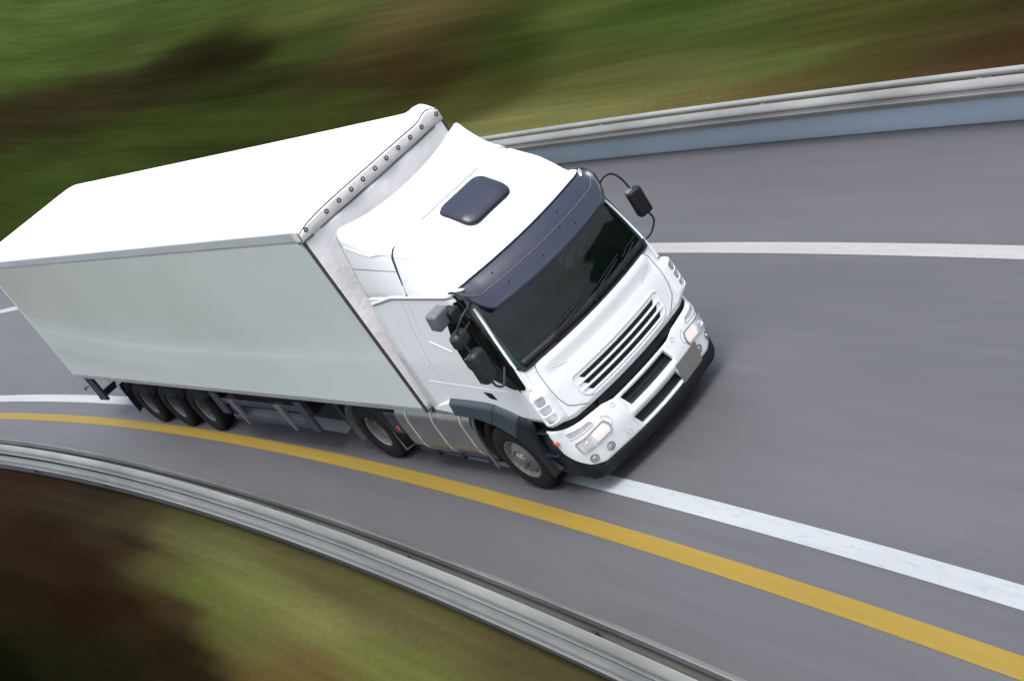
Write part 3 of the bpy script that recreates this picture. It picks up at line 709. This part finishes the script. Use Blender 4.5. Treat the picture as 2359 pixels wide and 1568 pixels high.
b = MB(); b.box(-0.30, -0.24, -0.6, 0.6, 0.36, 0.92); b.build('radiator', DARK, lorry, smooth=False)
for sgn in (-1, 1):    # slanted slot ends and jacking caps
    for z0, z1 in ((.395, .56), (.69, .875)):
        b = MB(); ts_, te = tcut-.07, tcut+.01
        vs = [Bn(sgn*te, z0-.004, .001), Bn(sgn*te, z1+.004, .001), Bn(sgn*ts_, z0-.004, .001), Bn(sgn*te, z0-.004, -.05), Bn(sgn*te, z1+.004, -.05), Bn(sgn*ts_, z0-.004, -.05)]
        if sgn > 0: vs = [Bn(sgn*te, z0-.004, .001), Bn(sgn*te, z1+.004, .001), Bn(sgn*ts_, z1+.004, .001), Bn(sgn*te, z0-.004, -.05), Bn(sgn*te, z1+.004, -.05), Bn(sgn*ts_, z1+.004, -.05)]
        b.add(vs, [(0, 1, 2), (3, 5, 4), (0, 2, 5, 3), (1, 4, 5, 2), (0, 3, 4, 1)]); b.build('slot_end', BUMPW, bump, smooth=False)
def bpoly(mb, yz, o0, o1, K=4, d=0.04):
    pts = densify(yz, d); n = len(pts); tz = [(bt(y), z) for y, z in pts]; cx = sum(p[0] for p in tz)/n; cz = sum(p[1] for p in tz)/n
    vs = [Bn(t, z, o0) for t, z in tz]
    for k in range(K+1):
        f = 1-k/K*.999; vs += [Bn(cx+(t-cx)*f, cz+(z-cz)*f, o1) for t, z in tz]
    mb.add(vs, [(k*n+i, k*n+(i+1) % n, (k+1)*n+(i+1) % n, (k+1)*n+i) for k in range(K+1) for i in range(n)]+[tuple((K+1)*n+i for i in range(n))])
def bring(mb, yz, r, off):
    pts = densify(yz, 0.03); P = [Bn(bt(y), z, off) for y, z in pts]; mb.tube(P+[P[0]], r, 6)
HG = bpy.data.materials.new('headlamp_cover'); HG.use_nodes = True
_p = HG.node_tree.nodes['Principled BSDF']; _p.inputs['Roughness'].default_value = 0.05; _p.inputs['Transmission Weight'].default_value = 0.0; _p.inputs['Alpha'].default_value = 0.22; _p.inputs['Base Color'].default_value = (0.9, 0.9, 0.92, 1)
for sgn in (-1, 1):
    m_ = lambda L: [(sgn*y, z) for y, z in L]
    main = rnd(m_([(1.17, .775), (.775, .80), (.735, .72), (.755, .635), (1.16, .62)]), 0.022, 3)
    upper = rnd(m_([(1.18, .94), (.90, .91), (.88, .85), (1.17, .855)]), 0.02, 3)
    b = MB(); bpoly(b, main, -0.02, 0.003); hl = b.build('headlight', LAMPW, lorry, autos=25)
    b = MB(); bring(b, main, 0.008, 0.006); b.build('headlight_rim', mat('rim_trim', (0.10, 0.115, 0.125), 0.4), hl)
    b = MB(); bpoly(b, rnd(m_([(.985, .775), (.80, .782), (.765, .72), (.775, .652), (.965, .645)]), .015, 2), 0.0, .009); b.build('dipped_beam', BULB, hl, autos=25)
    b = MB(); bpoly(b, upper, -0.02, 0.004); b.build('indicator_lamp', mat('pale_lens', (0.55, 0.55, 0.55), 0.25, metal=0.2, noise=0.3, nscale=30), hl, autos=25)
    b = MB(); bring(b, upper, 0.005, 0.006); b.build('indicator_rim', mat('rim_trim_light', (0.62, 0.63, 0.64), 0.4), hl)
    b = MB(); bring(b, rnd(m_([(.775, .865), (.69, .80), (.69, .70), (.76, .70)]), 0.03, 3), 0.004, 0.001); b.build('washer_flap', SEAML, lorry)
    for y, r, mm in ((1.075, .060, CHROME),):
        p = Bn(bt(sgn*y), .715, 0.0); nn = (Bn(bt(sgn*y), .715, 1.0)-p).normalized(); uu = nn.cross(Vector((0, 0, 1))).normalized(); vv = uu.cross(nn)
        K = 24; L = [(1.0, .010), (.97, .004), (.75, -.012), (.4, -.018), (.34, .006), (.25, .012), (.02, .014)]; vs = []
        for f, h in L: vs += [p+(uu*math.cos(2*math.pi*k/K)+vv*math.sin(2*math.pi*k/K))*r*f+nn*(h+.006) for k in range(K)]
        b = MB(); b.add(vs, [(l*K+k, l*K+(k+1) % K, (l+1)*K+(k+1) % K, (l+1)*K+k) for l in range(len(L)-1) for k in range(K)]+[tuple(6*K+k for k in range(K))]); b.build('lamp_reflector', mm, hl)
    b = MB(); bpoly(b, main, 0.016, 0.022); b.build('lamp_cover', HG, hl, autos=25)
    for y, z in ((1.10, .50), (.87, .485)):
        p = Bn(bt(sgn*y), z, 0.0); nn = (Bn(bt(sgn*y), z, 1.0)-p).normalized(); uu = nn.cross(Vector((0, 0, 1))).normalized(); vv = uu.cross(nn); K = 24
        def disc(L, nm, mm, par, r=.052):
            vs = []
            for f, h in L: vs += [p+(uu*math.cos(2*math.pi*k/K)+vv*math.sin(2*math.pi*k/K))*r*f+nn*h for k in range(K)]
            b = MB(); b.add(vs, [(l*K+k, l*K+(k+1) % K, (l+1)*K+(k+1) % K, (l+1)*K+k) for l in range(len(L)-1) for k in range(K)]+[tuple((len(L)-1)*K+k for k in range(K))]); return b.build(nm, mm, par)
        fg = disc([(1.06, -.01), (1.06, .006), (.94, .006), (.9, .002), (.02, .0015)], 'fog_lamp', mat('fog_dark', (.14, .15, .16), .4), lorry)
        disc([(.86, .002), (.6, .006), (.45, .004), (.4, .012), (.02, .015)], 'fog_lens', CHROME, fg)
    p = Bn(sgn*1.93, .86, 0); b = MB(); b.box(p.x-.03, p.x+.04, p.y-.015-.01*(sgn < 0), p.y+.015+.01*(sgn > 0), .825, .885); b.build('side_marker', AMBER, lorry, bevel=.012)
    b = MB()
    for y, z in ((.56, .90), (.55, .62), (.62, .58)):
        pass
    bring(b, [(sgn*(.57+.025*math.cos(a)), .86+.025*math.sin(a)) for a in np.linspace(0, 6.28, 13)[:-1]], .003, .001)
    b.build('bumper_cap', SEAML, bump); b = MB()
    bring(b, [(sgn*(.58+.032*math.cos(a)), .45+.032*math.sin(a)) for a in np.linspace(0, 6.28, 13)[:-1]], .003, .001)
    b.build('bumper_cap', SEAML, bump)
    b = MB(); P = [(sgn*.66, .69), (sgn*.63, .50), (sgn*.64, .37)]; b.tube([Bn(bt(y), z, 0) for y, z in P], .0025, 5); b.build('bumper_seam', SEAML, bump)
    # raised frame edge between the slots
b = MB(); bpoly(b, [(.40, .355), (.845, .355), (.845, .62), (.40, .62)], .006, .014, 2); b.build('number_plate', PLATE, lorry, smooth=False)
b = MB(); b.grid([[Bn(t, z, o-.014*(abs(t) > 1.6)) for z, o in ((.19, -.03), (.215, .018), (.30, .030), (.352, .012), (.36, -.01))] for t in np.linspace(-1.75, 1.75, 60)]); b.build('lower_lip', DARK, lorry, solid=.03)
for sgn in (-1, 1):    # dark sill that wraps under the bumper corner to the wheel arch
    b = MB(); g = []
    for i in range(26):
        u = i/25
        t = 1.35+0.65*min(1, u*1.6); p = B0(sgn*t, .45)
        x = p.x-max(0, u-.625)/.375*.36; y = p.y
        zt = .42+.50*min(1, u/.75); zb = .20+.10*u
        g.append([(x-.02, y*.96, zb), (x, y*.99, zb+.06), (x, y*1.0, (zb+zt)/2), (x-.01, y*.985, zt)])
    b.grid(g); b.build('wheel_arch_front', BLUED, lorry, solid=.03)
    # steps behind the bumper corner
    for z, xa, xb, d in ((1.00, -.80, -.42, .0), (.68, -.82, -.46, .03)):
        b = MB(); y0, y1 = sgn*1.00, sgn*(1.27+d)
        ya, yb = min(y0, y1), max(y0, y1)
        b.box(xa, xb, ya, yb, z-.025, z)
        st = b.build('cab_step', BLUED, lorry, bevel=.01)
        b = MB()
        for i in range(6):
            for j in range(3):
                cx = xa+.05+i*.055+.02*(j % 2); cy = y1-sgn*(.05+.055*j); b.box(cx-.015, cx+.015, cy-.015, cy+.015, z+.001, z+.006)
        b.build('step_grip', DARK, st, smooth=False)
    b = MB(); b.box(-.86, -.40, min(sgn*.9, sgn*1.0), max(sgn*.9, sgn*1.0), .35, 1.18); b.build('step_housing', DARK, lorry, smooth=False)

# ---- front mudguard, grey
def arch_side(sgn):
    top = [(-2.10, 1.43), (-1.7, 1.425), (-1.25, 1.40), (-1.05, 1.345), (-.88, 1.28), (-.74, 1.22), (-.62, 1.185), (-.60, 1.08), (-.66, .9), (-.68, .7), (-.66, .54), (-.58, .44)]
    out = [(-2.16, 1.19), (-1.75, 1.17), (-1.50, 1.12), (-1.30, 1.05), (-1.17, .97), (-1.06, .88), (-.97, .76), (-.90, .62), (-.88, .50), (-.87, .42), (-.86, .37), (-.84, .31), (-.80, .27)]
    g = []
    n = 30
    T = spline([(a, 0, b) for a, b in top], 6); O = spline([(a, 0, b) for a, b in out], 6)
    for a, c in zip(T, O):
        row = []
        for k in range(9):
            u = k/8; x = a.x+(c.x-a.x)*u; z = a.z+(c.z-a.z)*u
            y = 1.235+.075*math.sin(math.pi*min(1, u*1.25))**.7 if u < .8 else 1.31-.0*(u)
            y = 1.235+.065*min(1, (u/.25))**.6
            row.append((x, sgn*y, z))
        row.append((c.x-.01, sgn*1.26, c.z-.02)); row.append((c.x-.03, sgn*1.0, c.z-.03))
        g.append(row)
    return g
for sgn in (-1, 1):
    GA = arch_side(sgn); b = MB(); b.grid(GA[:29]); mg = b.build('front_mudguard', GREYP, lorry, solid=.012, autos=50)
    b = MB(); b.grid(GA[28:]); b.build('lower_mudguard', BLUED, lorry, solid=.012, autos=50)
    g = arch_side(sgn); i = 14
    b = MB(); b.tube([Vector(p)+Vector((0, sgn*.002, 0)) for p in g[i][:9]], .004, 5); b.build('mudguard_seam', SEAM, mg)
    b = MB(); b.hexa([(-2.70, sgn*1.0, 1.15), (-2.10, sgn*1.0, 1.15), (-2.10, sgn*1.285, 1.19), (-2.70, sgn*1.235, 1.19), (-2.70, sgn*1.0, 1.27), (-2.10, sgn*1.0, 1.43), (-2.10, sgn*1.28, 1.40), (-2.70, sgn*1.235, 1.24)]); b.build('side_fairing', WHITE, lorry, bevel=.02)
    # black inner arch and bracket behind the wheel
    b = MB(); g = [[(-1.38+.62*math.cos(a), sgn*y, .5+.62*math.sin(a)) for y in (.85, 1.24)] for a in np.linspace(.35, 3.35, 26)]; b.grid(g); b.build('wheel_arch_liner', DARK, lorry, solid=.01)
    b = MB(); b.tube(spline([(-1.86, sgn*1.27, 1.12), (-1.96, sgn*1.28, .95), (-2.03, sgn*1.28, .7), (-2.06, sgn*1.27, .30)], 5), [.02]*15+[.012], 8); b.build('mudguard_bracket', mat('bracket_grey', (.12, .12, .125), .5), lorry)

# ---- mirrors
def rbox(name, c, size, m, parent, rot=0, bev=.03, tilt=0):
    b = MB(); x, y, z = size[0]/2, size[1]/2, size[2]/2; b.box(-x, x, -y, y, -z, z)
    M = Matrix.Translation(Vector(c)) @ Matrix.Rotation(rot, 4, 'Z') @ Matrix.Rotation(tilt, 4, 'Y')
    b.v = [tuple(M @ Vector(v)) for v in b.v]; return b.build(name, m, parent, bevel=bev)
MG = mat('mirror_shell', (.016, .021, .025), .45, noise=.1)
MG2 = mat('mirror_shell_light', (.12, .135, .14), .45, noise=.1)
MGL = mat('mirror_glass', (.6, .65, .68), .03, metal=1.0)
# right-hand cluster (towards the camera)
ms = rbox('side_mirror', (-.43, -1.43, 2.17), (.15, .22, .42), MG, lorry, .25, .05, .05)
rbox('mirror_glass', (-.515, -1.452, 2.165), (.012, .18, .36), MGL, ms, .25, .004, .05)
mw = rbox('wide_mirror', (-.52, -1.42, 2.55), (.16, .23, .19), MG, lorry, .25, .055, .1)
mk = rbox('kerb_mirror', (-.62, -1.44, 2.86), (.17, .24, .22), MG2, lorry, .1, .035, .2)
rbox('mirror_body', (-.58, -1.30, 2.80), (.22, .16, .16), DARK, mk, .0, .03)
b = MB(); b.tube(spline([(-.36, -1.18, 2.82), (-.33, -1.34, 2.80), (-.40, -1.44, 2.70), (-.44, -1.45, 2.62), (-.42, -1.46, 2.3)], 6), .014, 8)
b.build('mirror_arm', MG, lorry); b = MB()
b.tube(spline([(-.42, -1.44, 2.0), (-.40, -1.45, 1.90), (-.38, -1.38, 1.84), (-.40, -1.28, 1.92), (-.42, -1.20, 2.0)], 6), .014, 8)
b.build('mirror_arm', MG, lorry); b = MB(); b.tube([(-.46, -1.38, 2.60), (-.50, -1.22, 2.62)], .014, 8); b.build('mirror_arm', MG, lorry)
# left-hand cluster
ms = rbox('side_mirror', (-.29, 1.40, 2.29), (.13, .19, .36), DARK, lorry, -.25, .035, .05)
rbox('mirror_glass', (-.365, 1.42, 2.285), (.012, .15, .30), MGL, ms, -.25, .004, .05)
rbox('mirror_housing', (-.31, 1.36, 2.44), (.10, .10, .08), MG2, ms, -.25, .02)
b = MB(); b.tube(spline([(-.47, 1.14, 2.70), (-.43, 1.24, 2.76), (-.41, 1.36, 2.73), (-.36, 1.41, 2.60), (-.31, 1.41, 2.40)], 6), .013, 8)
b.build('mirror_arm', DARK, lorry); b = MB()
b.tube(spline([(-.27, 1.41, 2.15), (-.26, 1.43, 2.03), (-.27, 1.40, 1.96), (-.30, 1.30, 1.88), (-.34, 1.20, 1.86)], 6), .013, 8)
b.build('mirror_arm', DARK, lorry)

# ---- wheels
def ring_prof(m): return m
TY = [(.27, -.12), (.285, -.15), (.33, -.158), (.40, -.162), (.455, -.155), (.485, -.135), (.50, -.115), (.503, -.075), (.492, -.072), (.492, -.062), (.504, -.06), (.504, -.006), (.493, -.004), (.493, .004), (.504, .006), (.504, .06), (.492, .062), (.492, .072), (.503, .075), (.50, .115), (.485, .135), (.455, .155), (.40, .162), (.33, .158), (.285, .15), (.27, .12)]
def tyre_bm():
    b = MB(); b.lathe(TY, 56); return b
def rim_front():
    b = MB(); b.lathe([(.275, .12), (.25, .10), (.25, -.05), (.27, -.125), (.292, -.145), (.292, -.152), (.280, -.153), (.262, -.135), (.235, -.105), (.215, -.118), (.16, -.150), (.13, -.152), (.125, -.140), (.115, -.14), (.10, -.165), (.085, -.185), (.04, -.19), (.001, -.19)], 56); return b
def rim_deep():
    b = MB(); b.lathe([(.275, .12), (.25, .10), (.25, -.05), (.272, -.125), (.292, -.145), (.292, -.153), (.282, -.154), (.265, -.13), (.245, -.02), (.215, .03), (.16, .05), (.12, .05), (.115, -.02), (.10, -.03), (.06, -.035), (.001, -.035)], 56); return b
def rim_trailer():
    b = MB(); b.lathe([(.275, .12), (.25, .10), (.25, -.05), (.272, -.125), (.292, -.145), (.292, -.153), (.282, -.154), (.262, -.12), (.245, -.06), (.22, -.05), (.15, -.085), (.13, -.085), (.125, -.11), (.10, -.14), (.07, -.15), (.001, -.15)], 56); return b
def bolts(b, r, y, n=10, s=.012, h=.03):
    for k in range(n):
        a = 2*math.pi*k/n; b.lathe([(.001, -h), (s, -h), (s, 0)], 6, 'y', (r*math.cos(a), y, r*math.sin(a)))
def holes(r, y, n, sr, st, slope):
    b = MB()
    for k in range(n):
        a = 2*math.pi*(k+.5)/n; pts = []
        for q in range(12):
            f = 2*math.pi*q/12; rr = r+sr*math.cos(f); aa = a+st*math.sin(f)/r
            pts.append((rr*math.cos(aa), y+(rr-r)*slope-.003, rr*math.sin(aa)))
        b.add(pts, [tuple(range(12))])
    return b
def make_wheel(kind):
    o = tyre_bm().build('wheel', RUBBER, lorry, autos=60)
    if kind == 'front':
        b = rim_front(); bolts(b, .148, -.15); rm = b.build('rim', RIM, o); holes(.222, -.113, 8, .011, .03, -.3).build('hand_hole', DARK, rm, smooth=False)
    elif kind == 'deep':
        rm = rim_deep().build('rim', mat('rim_pale', (.20, .20, .195), .45, metal=.3, noise=.15), o); b = MB(); bolts(b, .14, .048); b.build('wheel_nut', RIMD, rm); holes(.195, .036, 8, .014, .03, -.35).build('hand_hole', DARK, rm, smooth=False)
    else:
        rm = rim_trailer().build('rim', RIM, o); b = MB(); bolts(b, .138, -.085); b.build('wheel_nut', RIM, rm); holes(.197, -.062, 10, .020, .026, .5).build('hand_hole', DARK, rm, smooth=False)
    return o
def copy_tree(o, parent):
    c = o.copy(); COL.objects.link(c); c.parent = parent
    for ch in [q for q in bpy.data.objects if q.parent == o]: copy_tree(ch, c)
    return c
for kind, spots in (('front', [(-1.38, 1.11)]), ('deep', [(-5.13, .98), (-5.13, .64)]), ('trailer', [(-11.30, .98), (-12.62, .98), (-13.95, .98)])):
    w0 = make_wheel(kind); first = True
    for x, y in spots:
        for sgn in (-1, 1):
            o = w0 if first else copy_tree(w0, lorry); first = False
            o.location = (x, sgn*y, .502 if kind != 'trailer' else .482)
            if kind == 'trailer': o.scale = (.958, .958, .958)
            o.rotation_euler = (0, random.random()*6 if False else 0, 0 if sgn < 0 else math.pi)
            if abs(y) < 1: o.rotation_euler = (0, 0, 0 if sgn > 0 else math.pi)
b = MB()
for x in (-1.38, -5.13, -11.30, -12.62, -13.95): b.lathe([(.001, -.85), (.07, -.85), (.07, .85), (.001, .85)], 16, 'y', (x, 0, .49))
b.build('axle', CHASSIS, lorry)

# ---- tractor chassis, tank, drive mudguards
b = MB()
for y in (-.42, .42): b.box(-6.3, -.4, y-.04, y+.04, .72, 1.0)
for x in (-1.0, -2.6, -3.6, -4.4, -5.6, -6.2): b.box(x-.06, x+.06, -.42, .42, .76, .96)
b.box(-5.7, -4.5, -.45, .45, 1.0, 1.12); b.box(-2.5, -.6, -.4, .4, .45, 1.1)
b.build('chassis_frame', CHASSIS, lorry, smooth=False)
def tankprof(s=1.0, sgn=-1):
    pts = rnd([(-1.235, 1.13), (-.62, 1.13), (-.62, .36), (-1.235, .36)], .24, 8); cy, cz = -.93, .745
    return [((cy+(p[0]-cy)*s)*(-sgn), cz+(p[1]-cz)*s) for p in pts]
for sgn in (-1, 1):
    b = MB(); b.prism(tankprof(1, sgn), 'x', -3.98, -2.02); tk = b.build('fuel_tank', STEEL, lorry, bevel=.02, autos=40)
    for x in (-3.67, -3.02, -2.33):
        b = MB(); pr = tankprof(1.012, sgn); b.tube([(x, p[0], p[1]) for p in pr+[pr[0]]], .013, 8); b.build('tank_strap', STEELD, tk)
    b = MB(); b.prism(tankprof(1.02, sgn), 'x', -2.12, -2.0); b.build('tank_end_cover', DARK, tk, bevel=.02)
    b = MB(); b.lathe([(.001, .05), (.05, .05), (.06, .0)], 20, 'z', (-3.42, sgn*1.02, 1.12)); b.build('filler_cap', DARK, tk)
    b = MB(); b.tube([(-3.98, sgn*1.18, .36), (-2.0, sgn*1.18, .33)], .015, 6)
    for x in (-3.6, -3.0, -2.35): b.box(x-.04, x+.04, min(sgn*1.14, sgn*1.2), max(sgn*1.14, sgn*1.2), .27, .34)
    b.build('tank_bracket', CHASSIS, tk, smooth=False)
    # drive wheel mudguard: rear blade and front flap
    b = MB(); b.grid([[(-5.09+.60*math.cos(a), sgn*y, .5+.60*math.sin(a)) for y in (.5, 1.18)] for a in np.linspace(2.05, 3.5, 14)]); b.build('rear_mudguard', mat('mudguard_dark', (.06, .06, .065), .5), lorry, solid=.02)
    b = MB(); b.grid([[(-5.09+.60*math.cos(a), sgn*y, .5+.60*math.sin(a)) for y in (.5, 1.18)] for a in np.linspace(1.1, .0, 12)]+[[(-4.47, sgn*y, .27) for y in (.5, 1.18)]]); b.build('rear_mudguard', CHASSIS, lorry, solid=.02)
    b = MB(); b.tube([(-4.45, sgn*1.19, .62), (-4.44, sgn*1.19, .30), (-4.44, sgn*.98, .27)], .013, 6); b.build('flap_edge', mat('bracket_grey', (.12, .12, .125), .5), lorry)
    b = MB(); b.box(-4.19, -4.14, min(sgn*1.20, sgn*1.215), max(sgn*1.20, sgn*1.215), .69, .77); b.build('side_reflector', RED, lorry, bevel=.008)
    b = MB(); b.box(-4.36, -4.02, min(sgn*.7, sgn*1.20), max(sgn*.7, sgn*1.20), .62, 1.0); b.build('battery_box', CHBLUE, lorry, bevel=.03)
b = MB(); b.lathe([(.001, 0), (.5, 0), (.5, -.06), (.001, -.06)], 32, 'z', (-4.9, 0, 1.17)); b.build('fifth_wheel', CHASSIS, lorry)

# ------------------------------------------------------------------ trailer
XF, XR, YW, ZB, ZT = -2.86, -16.48, 1.275, 1.18, 4.05
def tpanel(name, x0, x1, y0, y1, z0, z1, m, bev=.006): b = MB(); b.box(x0, x1, y0, y1, z0, z1); return b.build(name, m, lorry, bevel=bev)
for sgn in (-1, 1):
    a, c = sorted((sgn*(YW-.03), sgn*YW))
    tpanel('side_panel', XR+.03, XF-.035, a, c, ZB+.07, ZT-.17, PANEL, .002)
    a, c = sorted((sgn*(YW-.04), sgn*(YW+.006)))
    tpanel('bottom_rail', XR, XF-.01, a, c, ZB-.02, ZB+.066, mat('bottom_rail_metal', (.36, .37, .37), .4, metal=.3, noise=.15, nscale=3, stretch=(.3, 1, 1)))
    tpanel('top_rail', XR, XF-.04, a, c, ZT-.145, ZT+.012, RAILT, .02)
    a, c = sorted((sgn*(YW-.02), sgn*(YW+.001)))
    tpanel('rail_gap', XR+.02, XF-.04, a, c, ZT-.169, ZT-.146, SEAML)
    a, c = sorted((sgn*(YW-.03), sgn*(YW+.010)))
    tpanel('corner_post', XF-.034, XF-.006, a, c, ZB-.01, ZT-.14, mat('post_dark', (.05, .045, .042), .6))
    tpanel('rear_post', XR-.02, XR+.028, a, c, ZB-.02, ZT-.0, RAILT)
# roof sheet, lightly cambered and bulging at the front corners
b = MB(); g = []
nx = 60
for i in range(nx+1):
    x = XF+.014+(XR-XF-.014)*(i/nx)**1.25; row = []
    for j in range(61):
        v = -1+2*j/60; y = v*(YW-.008)
        z = ZT+.012+(.085+.03*math.exp(-((x-XF)/3.0)**2))*(1-v**10)+.006*math.sin(x*5.0)*(1-v*v)
        z += .09*math.exp(-((x-XF+.06)/.25)**2)*math.exp(-((y-1.13)/.15)**2)
        if i == 0: z = ZT-.030+.07*(1-v**6)+.08*math.exp(-((y-1.13)/.15)**2)
        elif i == 1: z -= .002
        row.append((x, y, z))
    g.append(row)
b.grid(g); b.build('trailer_roof', ROOFW, lorry, autos=60)
b = MB(); b.box(XR, XF-.08, -YW+.05, YW-.05, ZT-.1, ZT-.02); b.box(XR+.05, XF-.05, -1.2, 1.2, ZB-.02, ZB+.05); b.build('trailer_floor', CHASSIS, lorry, smooth=False)
# front wall of tarpaulin with folds; the strip on top carries the studs
b = MB(); g = []
for i in range(49):
    y = -1.268+2.536*i/48; row = []
    for j in range(41):
        z = ZB+(ZT-.15-ZB)*j/40
        e = min(1, (1.268-abs(y))/.15)
        x = XF-.02+.010*math.sin(y*9+z*2.2)*e+.012*math.sin(z*7+y*3)*e*.5*max(0, 1-max(0, z-3.4)/.4)
        x += .012*e*math.exp(-((z-3.45)/.2)**2)*math.sin(y*4+1)
        row.append((x, y, z))
    g.append(row)
b.grid(g); b.build('front_wall', TARP, lorry, solid=.01, autos=60)
b = MB(); g = []
for i in range(49):
    y = -1.27+2.54*i/48; v = y/1.27
    dz = .07*(1-v**6)+.08*math.exp(-((y-1.13)/.15)**2)
    g.append([(XF+.016, y, ZT-.046+dz), (XF+.018, y, ZT-.06+dz*.85), (XF+.018, y, ZT-.08+dz*.5), (XF+.012+.005*math.sin(y*11), y, ZT-.150+dz*.2), (XF-.006, y, ZT-.165+dz*.2)])
b.grid(g); ts = b.build('front_flap', TARPD, lorry, solid=.006, autos=60)
b = MB(); b.tube([(XF+.004+.005*math.sin(y*11), y, ZT-.160-.008*math.sin(y*2+1)) for y in np.linspace(-.98, 1.12, 40)], .007, 6); b.build('flap_seam', SEAM, ts)
for y in [-1.16, -.80, -.58, -.36, -.15, .07, .28, .50, .72, .94, 1.22]:
    z = ZT-.045
    b = MB(); b.lathe([(.030, .0), (.030, .012), (.026, .016), (.024, .006), (.016, .006)], 20, 'x', (XF+.018, y, z+.0)); st = b.build('stud', mat('stud_dark', (.03, .03, .03), .4, metal=.5), ts)
    b = MB(); b.lathe([(.0165, .005), (.014, .016), (.001, .018)], 16, 'x', (XF+.018, y, z)); b.build('stud_cap', STEELD, st)
b = MB(); b.box(XF-.10, XF+.02, -1.30, -1.10, ZT-.165, ZT-.135); b.build('corner_bracket', mat('bracket_brown', (.09, .08, .075), .6), lorry, bevel=.008)
b = MB(); b.box(XF-.14, XF-.02, -1.292, -1.276, ZT-.13, ZT+.01); b.build('corner_patch', TARPD, lorry, bevel=.004)
for y0 in (-.615, .615):
    b = MB(); b.box(XR-.02, XR+.01, y0-.60, y0+.60, ZB, ZT-.05); dr = b.build('rear_door', RAILT, lorry, bevel=.01)
    b = MB()
    for q in (-.35, .35): b.tube([(XR-.045, y0+q, ZB), (XR-.045, y0+q, ZT-.1)], .018, 8)
    b.build('lock_rod', STEELD, dr)
# running gear
b = MB()
for y in (-.5, .5): b.box(-15.9, -3.4, y-.05, y+.05, .80, 1.17)
for x in np.arange(-15.8, -3.5, .9): b.box(x-.03, x+.03, -1.2, 1.2, 1.06, 1.16)
b.build('trailer_frame', CHASSIS, lorry, smooth=False)
b = MB(); b.box(-9.7, -7.0, -1.05, 1.05, .62, 1.05); b.build('underside_shade_box', CHASSIS, lorry, bevel=.03)  # added dark box, stands in for the deep shade under the trailer
b = MB(); b.box(-10.4, -6.3, -.95, .95, 1.05, 1.16); b.build('upper_shade_box', CHASSIS, lorry, bevel=.01)  # another added dark box, blocks the view through and darkens the underside
for sgn in (-1, 1):
    # side guard: two long rails, two slanted plates, end plate
    root_ = MB(); Y0, Y1 = sorted((sgn*1.19, sgn*1.225))
    root_.box(-9.75, -6.95, Y0, Y1, .84, .95); root_.box(-9.75, -6.95, Y0, Y1, .50, .60)
    sg_ = root_.build('side_guard', CHBLUE, lorry, bevel=.01)
    for x, wd in ((-9.35, .13), (-7.62, .13)):
        b = MB(); b.hexa([(x-.05, Y0-.0, .42), (x+.06, Y0, .42), (x+.06, Y1+.0, .42), (x-.05, Y1, .42), (x-wd, Y0-.02, .95), (x+wd-.05, Y0-.02, .95), (x+wd-.05, Y1+.02, .95), (x-wd, Y1+.02, .95)]); b.build('guard_bracket', mat('bracket_slate', (.10, .10, .12), .5), sg_, bevel=.006)
    b = MB(); b.box(-6.98, -6.72, Y0-.01, Y1+.01, .46, 1.05); b.build('guard_end_plate', CHBLUE, sg_, bevel=.01)
    b = MB(); b.box(-10.08, -9.78, Y0-.01, Y1+.005, .62, 1.08); b.build('guard_end_plate', CHBLUE, sg_, bevel=.01)
    # landing leg
    b = MB(); b.box(-6.05, -5.93, min(sgn*.95, sgn*1.07), max(sgn*.95, sgn*1.07), .42, 1.15); b.box(-6.13, -5.85, min(sgn*.9, sgn*1.12), max(sgn*.9, sgn*1.12), .36, .42); b.build('landing_leg', CHASSIS, lorry, smooth=False)
    # wheel mudguards
    b = MB()
    for x in (-11.30, -12.62, -13.95):
        b.grid([[(x+.58*math.cos(a), sgn*y, .50+.58*math.sin(a)) for y in (.8, 1.18)] for a in np.linspace(.5, math.pi-.5, 14)])
    b.build('trailer_mudguard', CHASSIS, lorry, solid=.015)
    b = MB(); b.tube(spline([(-14.56, sgn*1.17, .92), (-14.62, sgn*1.17, .7), (-14.60, sgn*1.17, .28)], 5), .022, 8); b.box(-14.65, -14.62, min(sgn*.80, sgn*1.16), max(sgn*.80, sgn*1.16), .30, .95); b.build('mud_flap', DARK, lorry)
    b = MB(); b.box(-16.36, -15.95, min(sgn*1.14, sgn*1.20), max(sgn*1.14, sgn*1.20), .50, 1.12); b.box(-16.36, -16.28, min(0, sgn*1.2), max(0, sgn*1.2), .50, .64); b.build('underrun_bar', CHBLUE, lorry, bevel=.01)
    b = MB(); b.tube([(-16.40, sgn*1.22, .86), (-16.62, sgn*1.24, .84), (-16.66, sgn*1.24, .77)], .015, 6); b.build('rear_hook', DARK, lorry)
b = MB(); b.lathe([(.001, -.55), (.10, -.53), (.17, -.45), (.17, .45), (.10, .53), (.001, .55)], 28, 'y', (-15.05, -.55, .80)); b.build('air_tank', mat('air_tank_grey', (.30, .30, .31), .4, metal=.3, noise=.2), lorry)
